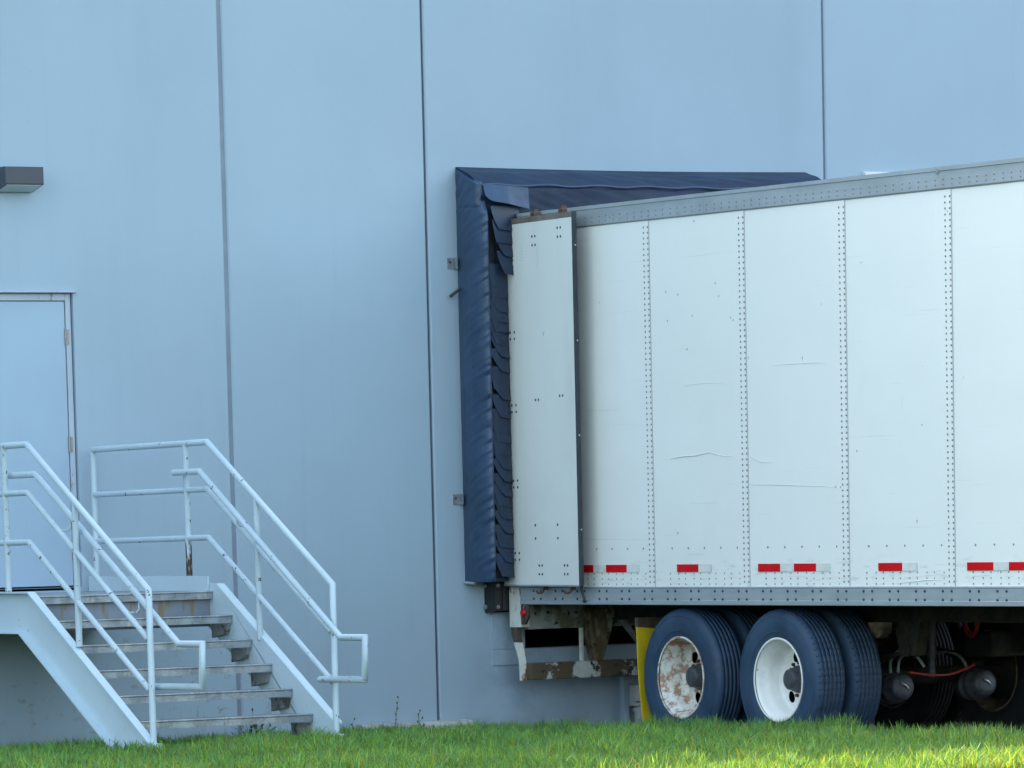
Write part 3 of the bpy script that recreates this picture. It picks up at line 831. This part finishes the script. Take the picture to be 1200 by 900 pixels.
# gutter above the door (roof edge)
# under-ride guard
def arm(x0, x1, nm, parent):
    mb = MB()
    o_, i_ = [(-.005, .868), (-.012, .81), (-.04, .745)], [(-.095, .868), (-.10, .81), (-.115, .745)]
    mb.prism(o_ + i_[::-1], 'x', x0, x1)
    up = obj('guard_arm', mb, m_hanger, parent, bevel=.004)  # dark brown here also paints in the shadow on the upper arm
    mb = MB()
    o_, i_ = [(-.0405, .7445), (-.085, .67), (-.112, .60), (-.118, .452)], [(-.115, .7445), (-.14, .67), (-.158, .60), (-.160, .452)]
    mb.prism(o_ + i_[::-1], 'x', x0 - .003, x1 + .003)
    return mb
mb = arm(-.002, .03, 'guard', tr)
ug = obj('underride_guard', mb, m_post, tr, bevel=.004)
mb = MB(); mb.box(.034, W2 - .034, -.225, -.118, .455, .585)
obj('guard_bar', mb, m_flake, ug, bevel=.008)
mb = arm(W2 - .03, W2 + .002, 'guard', tr)
obj('guard_end', mb, m_post, ug)
for s in (0, 1):
    def mx(x): return x if s == 0 else W2 - x
    mb = MB(); mb.box(min(mx(.545), mx(.565)), max(mx(.545), mx(.565)), -.158, -.125, .5855, .8415)
    obj('guard_strut', mb, m_post, ug)
    mb = MB(); mb.prism([(mx(.575), .99), (mx(.845), .99), (mx(.80), .80), (mx(.725), .586), (mx(.625), .586), (mx(.575), .80)], 'y', -.19, -.14)
    mb.prism([(mx(.58), .99), (mx(.60), .99), (mx(.66), .586), (mx(.63), .586)], 'y', -.23, -.189)
    obj('guard_gusset', mb, m_brown, ug)
    mb = MB(); mb.prism([(mx(.825), .955), (mx(.86), .985), (mx(1.19), .60), (mx(1.19), .555)], 'y', -.20, -.165)
    mb.prism([(mx(.835), .94), (mx(.845), .95), (mx(1.18), .56), (mx(1.17), .55)], 'y', -.235, -.199)
    obj('guard_brace', mb, m_strip, ug)
# cross members under the floor and the slider rails
for k in range(44):
    y = -.36 - k * .305 - .05
    mb = MB(); mb.box(.032, W2 - .022, y - .0285, y + .0285, 1.146, 1.1495); mb.box(.032, W2 - .022, y - .0035, y + .0035, 1.0545, 1.1455); mb.box(.032, W2 - .022, y - .0285, y + .0285, 1.051, 1.054)
    obj('crossmember', mb, m_chassis, tr)
for x in (.80, 1.80):
    mb = MB(); mb.box(x - .05, x + .05, -6.4, -.32, .915, 1.0495); mb.box(x - .075, x + .075, -6.4, -.32, .90, .9145)
    obj('slider_rail', mb, m_chassis, tr)
    for y in (-1.62, -2.87, -4.1):
        mb = MB(); mb.prism([(y - .16, .899), (y + .16, .899), (y + .09, .66), (y - .09, .66)], 'x', x - .045, x + .045)
        mb.tube([(x - .06, y, .70), (x + .06, y, .70)], .05, 12)
        obj('spring_hanger', mb, m_chassis, tr)
    for y in (-2.247, -3.492):
        mb = MB()
        for q in range(3):
            L_ = .55 - q * .1
            mb.tube([(x, y - L_, .69 - q * .024), (x, y - L_ * .5, .645 - q * .024), (x, y, .63 - q * .024), (x, y + L_ * .5, .645 - q * .024), (x, y + L_, .69 - q * .024)], .014, 6)
        mb.box(x - .06, x + .06, y - .07, y + .07, .545, .575)
        obj('leaf_spring', mb, m_chassis, tr)
mb = MB(); mb.prism([(-3.80, .899), (-4.0, .899), (-3.98, .82), (-3.92, .785), (-3.86, .80)], 'x', .62, .70); mb.tube([(.615, -3.9, .845), (.705, -3.9, .845)], .03, 10)
obj('frame_lug', mb, m_brown, tr)
# mud flaps
for s in (0, 1):
    a, b = (.062, .66) if s == 0 else (W2 - .66, W2 - .062)
    mb = MB(); mb.box(a + .02, b, -1.64, -1.60, .83, .94)
    hg = obj('flap_hanger', mb, m_hanger, tr, bevel=.004)
    mb = MB()
    def mf(u, v, a=a, b=b):
        x = a + u * (b - a) + .012 * v * (1 - u)
        z = .87 - .05 * u * (1 if u > .1 else u / .1) - v * .72
        if v < .08: z -= .0
        return (x, -1.648 - .05 * v + .02 * math.sin(v * PI) - .012 * (1 - u) ** 2, z)
    mb.grid(mf, 10, 12); mb.grid(lambda u, v: tuple(Vector(mf(u, v)) + Vector((0, .01, 0))), 10, 12, flip=True)
    for v in (0, 1): mb.add([mf(0, v), mf(1, v), tuple(Vector(mf(1, v)) + Vector((0, .01, 0))), tuple(Vector(mf(0, v)) + Vector((0, .01, 0)))], [(0, 1, 2, 3)])
    for u in (0, 1):
        for q in range(12):
            p, q2 = mf(u, q / 12), mf(u, (q + 1) / 12)
            mb.add([p, q2, tuple(Vector(q2) + Vector((0, .01, 0))), tuple(Vector(p) + Vector((0, .01, 0)))], [(0, 1, 2, 3)])
    obj('mud_flap', mb, m_yellow, tr)
# axles
for y in (-2.247, -3.492):
    mb = MB(); mb.tube([(.3, y, .49), (W2 - .3, y, .49)], .062, 16)
    mb.lathe([(0, .21), (.16, .21), (.17, .12), (.18, .06)], (.40, y, .505), (1, 0, 0), 24); mb.lathe([(0, .21), (.16, .21), (.17, .12), (.18, .06)], (W2 - .40, y, .505), (-1, 0, 0), 24)
    obj('axle', mb, m_chassis, tr)
    for x in (.925, 1.675):
        c = Vector((x, y - .165, .41)); ax = Vector((-.10, -1, .10)).normalized()
        mb = MB()
        mb.lathe([(-.13, .03), (-.12, .075), (-.10, .095), (-.035, .102), (-.03, .112), (-.012, .112), (-.005, .1), (.03, .088), (.06, .102), (.068, .113), (.085, .113), (.092, .104), (.17, .098), (.195, .085), (.205, .055), (.206, .001)], c, ax, 28)
        bc = obj('brake_chamber', mb, m_chamber, tr)
        tip = c + ax * .206
        mb = MB(); mb.tube([tip + Vector((-.03, 0, .025)), tip + Vector((0, -.012, .01)), tip + Vector((.03, 0, -.015))], .009, 6)
        obj('release_bolt', mb, m_zinc, bc)
def hose(pts, r, mat, name):
    # Catmull-Rom through the points
    P = [Vector(p) for p in pts]; out = []
    for i in range(len(P) - 1):
        p0 = P[max(0, i - 1)]; p1 = P[i]; p2 = P[i + 1]; p3 = P[min(len(P) - 1, i + 2)]
        for k in range(6):
            t = k / 6
            out.append(.5 * ((2 * p1) + (p2 - p0) * t + (2 * p0 - 5 * p1 + 4 * p2 - p3) * t * t + (3 * p1 - p0 - 3 * p2 + p3) * t ** 3))
    out.append(P[-1])
    mb = MB(); mb.tube(out, r, 7); obj(name, mb, mat, tr)
def hp(x, px, py):      # a point in the plane at x, along the trailer and up
    return (x, -3.7 - (px - 1053 - (x - .95) * 131) / 92, .43 + (801 - py) / 160)
hose([hp(.95, *q) for q in ((1047, 788), (1047, 772), (1056, 761), (1068, 761), (1078, 769), (1084, 778))], .0115, m_hose, 'air_hose')
hose([hp(.98, *q) for q in ((1055, 786), (1057, 771), (1065, 763), (1076, 756), (1082, 745), (1079, 734))], .0115, m_hose, 'air_hose')
hose([hp(1.6, *q) for q in ((1104, 767), (1119, 766), (1131, 772), (1138, 785))], .0115, m_hose, 'air_hose')
hose([hp(.95 + .7 * (q[0] - 1068) / 78, *q) for q in ((1068, 785), (1090, 789), (1115, 790), (1134, 785), (1146, 780))], .009, m_hosered, 'air_line')
mb = MB()
pts = []
for k in range(64):
    a = k / 16 * 2 * PI
    pts.append((1.5 + .03 * k / 64, -3.86 + .075 * math.cos(a) + .01 * math.sin(k), .875 + .10 * math.sin(a) * (1 + .12 * math.sin(k * .7))))
mb.tube(pts, .008, 6); obj('coiled_hose', mb, m_hosered, tr)
mb = MB(); mb.tube([(1.3, -3.66, .48), (1.3, -3.66, .62)], .028, 12); mb.tube([(1.3, -3.66, .62), (1.3, -3.65, .92)], .038, 12)
obj('shock_absorber', mb, m_chamber, tr)
mb = MB(); mb.box(1.55, 1.95, -4.06, -3.72, .62, .80)
obj('air_tank_bracket', mb, m_chassis, tr, bevel=.02)
# landing gear and coupling plate near the nose (beyond the picture)
for x in (.55, 2.05):
    mb = MB(); mb.box(x - .07, x + .07, -12.6, -12.46, .30, 1.05); mb.box(x - .055, x + .055, -12.585, -12.475, .045, .2995); mb.box(x - .15, x + .15, -12.68, -12.38, .0, .0445)
    obj('landing_leg', mb, m_chassis, tr, bevel=.01)

# wheels
def tyre_mb(flip):
    mb = MB()
    base = [(.045, .285), (.028, .296), (.016, .318), (.004, .36), (0, .405), (.003, .445), (.014, .478), (.026, .494), (.036, .503), (.05, .507)]
    mid = []
    g = .008
    for xg in (.07, .105, .14, .175, .21):
        mid += [(xg - .0026, .511), (xg - .002, .511 - g), (xg + .002, .511 - g), (xg + .0026, .511)]
    half = base
    prof = half + mid + [(.28 - x, r) for x, r in half[::-1]]
    s = -1 if flip else 1
    mb.lathe([((x - .14) * s, r) for x, r in prof], (0, 0, 0), (1, 0, 0), 120)
    # faint raised rings on the sidewalls
    for x0 in (0,):
        for rr in (.345, .455):
            mb.lathe([((.0075 if rr < .4 else .0035) * s - .14 * s, rr - .006), (((.0035 if rr < .4 else 0.0) - .14) * s, rr), ((.0045 if rr < .4 else .006) * s - .14 * s, rr + .008)], (0, 0, 0), (1, 0, 0), 90)
    return mb
def rim_mb(flip, holes=True):
    """dish open towards -x (or +x when flip); local centre = tyre centre"""
    mb = MB(); s = -1 if flip else 1
    prof = [(.032, .281), (.018, .289), (.013, .299), (.016, .3045), (.026, .303), (.03, .294), (.04, .285), (.062, .276), (.085, .274), (.10, .262), (.135, .252), (.19, .247), (.208, .238), (.214, .226)]
    # outer lip both ways: start from the back of the lip
    mb.lathe([((x - .14) * s, r) for x, r in prof[1:]], (0, 0, 0), (1, 0, 0), 72)
    # back of barrel
    mb.lathe([((x - .14) * s, r) for x, r in [(.214, .226), (.225, .246), (.25, .27), (.265, .29)]], (0, 0, 0), (1, 0, 0), 48)
    # disc with real hand holes
    N, K = 150, 22
    r0, r1 = .085, .226
    hr, hc = .042, .165
    cs = [(hc * math.cos(math.radians(q)), hc * math.sin(math.radians(q))) for q in (58, -72, 178)]
    V = []
    for j in range(K + 1):
        r = r0 + (r1 - r0) * j / K
        for i in range(N):
            a = 2 * PI * i / N
            V.append([r * math.cos(a), r * math.sin(a)])
    faces = []; removed = set()
    for j in range(K):
        for i in range(N):
            f = (j * N + i, j * N + (i + 1) % N, (j + 1) * N + (i + 1) % N, (j + 1) * N + i)
            cx = sum(V[q][0] for q in f) / 4; cy = sum(V[q][1] for q in f) / 4
            if any(math.hypot(cx - c[0], cy - c[1]) < hr for c in cs): removed.update(f)
            else: faces.append(f)
    used = set(q for f in faces for q in f)
    for q in removed & used:
        c = min(cs, key=lambda c: math.hypot(V[q][0] - c[0], V[q][1] - c[1]))
        dx, dy = V[q][0] - c[0], V[q][1] - c[1]; l = math.hypot(dx, dy) or 1
        V[q] = [c[0] + dx / l * hr, c[1] + dy / l * hr]
    def xd(y, z):
        r = math.hypot(y, z); return (.214 - .03 * math.exp(-((r - .205) / .02) ** 2) * 0 - .012 * sstep_(.2, .1, r) - .14) * s
    mb.add([(xd(y, z), y, z) for y, z in V], faces, 0, True)
    # studs round the hub
    for k in range(10):
        a = 2 * PI * k / 10 + .1
        if min(math.hypot(.118 * math.cos(a) - c[0], .118 * math.sin(a) - c[1]) for c in cs) < .055: continue
        mb.lathe([(0, .014), (.02, .013), (.024, .002)], (xd(.13 * math.cos(a), .13 * math.sin(a)), .118 * math.cos(a), .118 * math.sin(a)), (-s, 0, 0), 6, 1, False)
    return mb
def hub_mb(flip):
    mb = MB(); s = -1 if flip else 1
    mb.lathe([((x - .14) * s, r) for x, r in [(.205, .10), (.185, .098), (.178, .085), (.15, .082), (.143, .076), (.116, .074), (.108, .064), (.104, .03), (.103, .001)]], (0, 0, 0), (1, 0, 0), 28)
    for k in range(6):
        a = 2 * PI * k / 6
        mb.lathe([(0, .008), (.008, .007), (.009, .001)], ((.143 - .14) * s, .079 * math.cos(a), .078 * math.sin(a)), (-s, 0, 0), 6, 0, False)
    return mb
tyreN, tyreF = tyre_mb(False), tyre_mb(True)
rimN, rimF = rim_mb(False), rim_mb(True)
hubN, hubF = hub_mb(False), hub_mb(True)
def wheel(cx, y, flip, rim_m, tyre_m, rot, hub):
    def inst(mb, name, mats, parent, org):
        me = mb.mesh(name, (0, 0, 0))
        import bmesh
        bm = bmesh.new(); bm.from_mesh(me); bmesh.ops.recalc_face_normals(bm, faces=bm.faces)
        bmesh.ops.rotate(bm, verts=bm.verts, cent=(0, 0, 0), matrix=Matrix.Rotation(rot, 3, 'X')); bm.to_mesh(me); bm.free()
        for m in mats: me.materials.append(m)
        return link(name, me, parent, org)
    c = (cx, y, .503)
    wl = inst(rimF if flip else rimN, 'wheel', [rim_m, m_rusty], tr, c)
    inst(tyreF if flip else tyreN, 'tyre', [tyre_m], wl, c)
    if hub: inst(hubF if flip else hubN, 'hub_cap', [m_hub], wl, c)
    return wl
for k, y in enumerate((-2.247, -3.492)):
    w1 = wheel(.03 + .14, y, False, (m_wheelA, m_wheelB)[k], (m_tyreA, m_tyreB)[k], (0, .35)[k], True)
    w1['label'] = ('white wheel speckled with rust', 'clean white wheel')[k]
    wheel(.355 + .14, y, True, m_wheelC, (m_tyreA, m_tyreB)[k], .2 + k, False)
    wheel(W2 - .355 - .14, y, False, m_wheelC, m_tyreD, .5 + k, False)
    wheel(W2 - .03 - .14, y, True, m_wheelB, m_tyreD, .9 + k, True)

# ------------------------------------------------------------------ camera numbers (also used to choose where grass is thick)
CAM = np.array([-22.0656, -34.7346, 1.7576]); FPX = 6195.48; OYP = 1012.74
cr = np.array([.84508, -.53414, -.02348]); yaw, pit, rol = math.radians(32.282), math.radians(-7.9456), math.radians(1.3456)
d_ = np.array([math.sin(yaw) * math.cos(pit), math.cos(yaw) * math.cos(pit), math.sin(pit)])
r_ = np.array([math.cos(yaw), -math.sin(yaw), 0]); u_ = np.cross(r_, d_)
r2 = math.cos(rol) * r_ - math.sin(rol) * u_
r2 = np.cos(rol) * r_ + -np.sin(rol) * u_
u2 = np.cross(r2, d_)

# ------------------------------------------------------------------ grass
def blades(n, x, y, hmin, hmax, wid, name_col, lean=.45):
    z = hgt(x, y) - .006
    pat = np.array([mn.noise(Vector((a * .9, b * .9, 0))) for a, b in zip(x, y)])
    pat2 = np.array([mn.noise(Vector((a * 3.3, b * 3.3, 5))) for a, b in zip(x, y)])
    h = rng.uniform(hmin, hmax, n) * (1 + .35 * pat + .25 * pat2)
    a = rng.uniform(0, 2 * PI, n); wa = rng.uniform(0, 2 * PI, n)
    ln = rng.uniform(.05, lean, n) * h
    dx, dy = np.cos(a) * ln, np.sin(a) * ln
    wx, wy = np.cos(wa) * wid * rng.uniform(.6, 1.2, n) * .5, np.sin(wa) * wid * rng.uniform(.6, 1.2, n) * .5
    V = np.empty((n, 5, 3))
    V[:, 0] = np.stack([x - wx, y - wy, z], 1); V[:, 1] = np.stack([x + wx, y + wy, z], 1)
    V[:, 2] = np.stack([x + dx * .35 + wx * .8, y + dy * .35 + wy * .8, z + h * .6], 1)
    V[:, 3] = np.stack([x + dx * .35 - wx * .8, y + dy * .35 - wy * .8, z + h * .6], 1)
    V[:, 4] = np.stack([x + dx, y + dy, z + h * (1 - .25 * (ln / h) ** 2)], 1)
    t = rng.uniform(0, 1, n)
    c = np.empty((n, 3))
    g0 = np.array([.068, .205, .045]); g1 = np.array([.175, .36, .075]); dry = np.array([.25, .22, .09])
    mixv = np.clip(t * .7 + pat * .5 + pat2 * .3 + .1, 0, 1)[:, None]
    c = g0 * (1 - mixv) + g1 * mixv
    dm = (rng.uniform(0, 1, n) < .06 + .07 * (pat > .25))
    c[dm] = c[dm] * .35 + dry * .65
    bl = (rng.uniform(0, 1, n) < .3); c[bl] = np.array([.09, .25, .11])
    c *= rng.uniform(.55, 1.5, n)[:, None]
    return V, c
def fr_px(x, y):
    V = np.stack([x - CAM[0], y - CAM[1], hgt(x, y) + .05 - CAM[2]], 1); z = V @ d_
    return 600 + FPX * (V @ r2) / z, 450 + OYP - FPX * (V @ u2) / z
Vs, Cs = [], []
def scatter(n, x0, x1, y0, y1, test, **kw):
    x = rng.uniform(x0, x1, n); y = rng.uniform(y0, y1, n)
    px, py = fr_px(x, y); k = test(px, py, x, y)
    x, y = x[k], y[k]
    V, c = blades(len(x), x, y, **kw)
    Vs.append(V); Cs.append(c)
inf = lambda px, py, x, y: (px > -40) & (px < 1240) & (py < 920)
scatter(int(2300 * 7.5 * 12), -7.7, -.36, -11.7, .1, inf, hmin=.04, hmax=.105, wid=.0095, name_col=None, lean=.8)
tuft = lambda px, py, x, y: inf(px, py, x, y) & (np.array([mn.noise(Vector((a * 4.5, b * 4.5, 3))) for a, b in zip(x, y)]) > .12)
scatter(int(2400 * 7.5 * 12), -7.7, -.36, -11.7, .1, tuft, hmin=.07, hmax=.155, wid=.011, name_col=None, lean=.8)
scatter(int(700 * 14 * 16), -14, -.36, -16, .12, lambda px, py, x, y: ~inf(px, py, x, y) & (px > -900) & (px < 2200), hmin=.04, hmax=.08, wid=.012, name_col=None)
# longer tufts along the pad edge and at the wall foot
scatter(7000, -.62, -.33, -10, -.1, lambda px, py, x, y: (rng.uniform(0, 1, len(x)) < .35 + .5 * (np.sin(y * 5.1) + np.sin(y * 11.7 + 2) > .6)), hmin=.06, hmax=.145, wid=.008, name_col=None, lean=.35)
scatter(2600, -7.5, -.4, .0, .13, lambda px, py, x, y: (np.sin(x * 7) + np.sin(x * 17.3) > .2), hmin=.05, hmax=.13, wid=.007, name_col=None, lean=.5)
V = np.concatenate(Vs); C = np.concatenate(Cs); n = len(V)
me = bpy.data.meshes.new('grass')
me.vertices.add(n * 5); me.vertices.foreach_set('co', V.reshape(-1).astype(np.float32))
loops = (np.arange(n)[:, None] * 5 + np.array([0, 1, 2, 3, 3, 2, 4])).reshape(-1)
me.loops.add(n * 7); me.loops.foreach_set('vertex_index', loops.astype(np.int32))
me.polygons.add(n * 2)
ls = (np.arange(n)[:, None] * 7 + np.array([0, 4])).reshape(-1)
me.polygons.foreach_set('loop_start', ls.astype(np.int32))
me.update(calc_edges=True)
at = me.color_attributes.new('tint', 'FLOAT_COLOR', 'POINT')
cc = np.ones((n, 5, 4), np.float32); cc[:, :, :3] = C[:, None, :]
at.data.foreach_set('color', cc.reshape(-1))
m_grass = bpy.data.materials.new('grass_blades'); m_grass.use_nodes = True
nt = m_grass.node_tree; bs = nt.nodes['Principled BSDF']; out = nt.nodes['Material Output']
an = nd(nt, 'ShaderNodeAttribute', attribute_name='tint')
nt.links.new(an.outputs['Color'], bs.inputs['Base Color']); bs.inputs['Roughness'].default_value = .5; bs.inputs['Specular IOR Level'].default_value = .3
tl = nd(nt, 'ShaderNodeBsdfTranslucent'); mx = nd(nt, 'ShaderNodeMixShader'); mx.inputs[0].default_value = .4
gm = nd(nt, 'ShaderNodeMix', data_type='RGBA', blend_type='MULTIPLY'); gm.inputs['Factor'].default_value = 1
nt.links.new(an.outputs['Color'], gm.inputs[6]); gm.inputs[7].default_value = (1.9, 1.15, .4, 1)
nt.links.new(gm.outputs[2], tl.inputs['Color'])
nt.links.new(bs.outputs[0], mx.inputs[1]); nt.links.new(tl.outputs[0], mx.inputs[2]); nt.links.new(mx.outputs[0], out.inputs['Surface'])
me.materials.append(m_grass)
go = link('grass', me); go['kind'] = 'stuff'

# weeds along the wall
m_weed = M('weed_green', (.045, .085, .022), .6, vary=.3, vscale=20)
m_stalk = M('weed_stalk', (.13, .13, .06), .7, vary=.3, vscale=20)
m_seed = M('weed_seed', (.4, .42, .3), .7)
def stalk(x, y, h, label, seeds=6, side=.04, pale=True, lean=.04):
    z = float(hgt(x, y)) - .02
    t = thing('weed', label, 'weed', (x, y, z), 'weeds at the foot of the wall')
    top = Vector((x + lean, y, z + h))
    p = [Vector((x, y, z)).lerp(top, q / 4) + Vector((.01 * math.sin(q * 1.3), 0, 0)) for q in range(5)]
    mb = MB(); mb.tube(p, [.004, .0035, .003, .0025, .0015], 5); obj('stem', mb, m_stalk, t)
    for k in range(seeds):
        f = .45 + .55 * k / max(1, seeds - 1)
        q = Vector((x, y, z)).lerp(top, f); e = q + Vector(((-1) ** k * side * random.uniform(.5, 1) * (1.3 - f), random.uniform(-.02, .02), .03))
        mb = MB(); mb.tube([q, e], .0016, 4); mb.lathe([(-.008, .001), (-.003, .006), (.004, .007), (.009, .001)], e, (0, 0, 1), 6, 1)
        obj('seed_head', mb, [m_stalk, m_seed if pale else m_weed], t)
stalk(-1.10, .0, .31, 'tall dark stalk leaning in the grass in front of the concrete curb', 5, .02, False, .07)
stalk(-.82, .02, .20, 'thin spindly weed by the wall right of the panel joint', 5, .04, False, -.02)
stalk(.30, -.1, .24, 'pale seeded weed stalk in front of the wall under the trailer guard', 7, .05, True, .015)
stalk(-1.38, .05, .16, 'short weed stalk at the left end of the concrete curb', 3, .04, False, -.03)
stalk(-.3, .05, .13, 'small weed at the right end of the concrete curb', 4, .03, False, .01)
t = thing('weed', 'low leafy dark green weed clump under the far end of the stairs', 'weed', (-2.33, -.05, .06), 'weeds at the foot of the wall')
mb = MB()
for k in range(90):
    a = random.uniform(0, 2 * PI); r = random.uniform(.02, .17); zz = .09 + random.uniform(.0, .14) * (1.2 - r * 4)
    c = Vector((-2.33 + r * math.cos(a) * 1.2, -.05 + .4 * r * math.sin(a), max(.05, zz)))
    d1 = Vector((math.cos(a), .4 * math.sin(a), random.uniform(.1, 1.0))).normalized() * random.uniform(.03, .06); s1 = d1.cross(Vector((0, 0, 1))).normalized() * random.uniform(.008, .016)
    mb.add([c, c + d1 * .5 + s1, c + d1, c + d1 * .5 - s1], [(0, 1, 2, 3)])
obj('leaves', mb, m_weed, t)
for k in range(4):
    x = -2.40 + k * .055; h = (.2, .27, .17, .15)[k]
    mb = MB(); mb.tube([(x, -.05, .05), (x + .01, -.05, .05 + h * .6), (x + .02 * (k - 1), -.05, .05 + h)], [.003, .0025, .0015], 5)
    mb.lathe([(-.015, .001), (0, .009), (.015, .001)], (x + .02 * (k - 1), -.05, .05 + h), (0, 0, 1), 6)
    obj('stem', mb, m_weed, t)

# ------------------------------------------------------------------ light
SUN_EL, SUN_AZ = math.radians(38), math.radians(4)      # azimuth from +Y towards +X
sd = bpy.data.lights.new('sun', 'SUN'); sd.energy = 2.8; sd.angle = math.radians(.53); sd.color = (1, .86, .58)
so = bpy.data.objects.new('sun', sd); COL.objects.link(so)
to_sun = Vector((math.sin(SUN_AZ) * math.cos(SUN_EL), math.cos(SUN_AZ) * math.cos(SUN_EL), math.sin(SUN_EL)))
so.rotation_euler = to_sun.to_track_quat('Z', 'Y').to_euler(); so.location = (0, 20, 40)
wd = bpy.data.worlds.new('World'); SC.world = wd; wd.use_nodes = True
nt = wd.node_tree; bg = nt.nodes['Background']
sky = nd(nt, 'ShaderNodeTexSky'); sky.sky_type = 'NISHITA'; sky.sun_disc = False
sky.sun_elevation = SUN_EL; sky.sun_rotation = SUN_AZ; sky.altitude = 100; sky.air_density = 1.0; sky.dust_density = 3.0; sky.ozone_density = .6
hs = nd(nt, 'ShaderNodeHueSaturation'); hs.inputs['Saturation'].default_value = .62; hs.inputs['Hue'].default_value = .477
nt.links.new(sky.outputs[0], hs.inputs['Color']); nt.links.new(hs.outputs[0], bg.inputs[0]); bg.inputs[1].default_value = .15

# ------------------------------------------------------------------ camera
cd = bpy.data.cameras.new('camera'); co = bpy.data.objects.new('camera', cd); COL.objects.link(co)
cd.sensor_fit = 'HORIZONTAL'; cd.sensor_width = 36; cd.lens = FPX / 1200 * 36; cd.shift_y = OYP / 1200
cd.clip_start = .1; cd.clip_end = 2000
mt = Matrix(((r2[0], u2[0], -d_[0], CAM[0]), (r2[1], u2[1], -d_[1], CAM[1]), (r2[2], u2[2], -d_[2], CAM[2]), (0, 0, 0, 1)))
co.matrix_world = mt
SC.camera = co
vs = SC.view_settings
vs.view_transform = 'Standard'; vs.look = 'None'; vs.gamma = 1; vs.use_curve_mapping = False; vs.exposure = 2.3
SC.render.resolution_x = 1024; SC.render.resolution_y = 768
SC.cycles.max_bounces = 8; SC.cycles.use_denoising = True
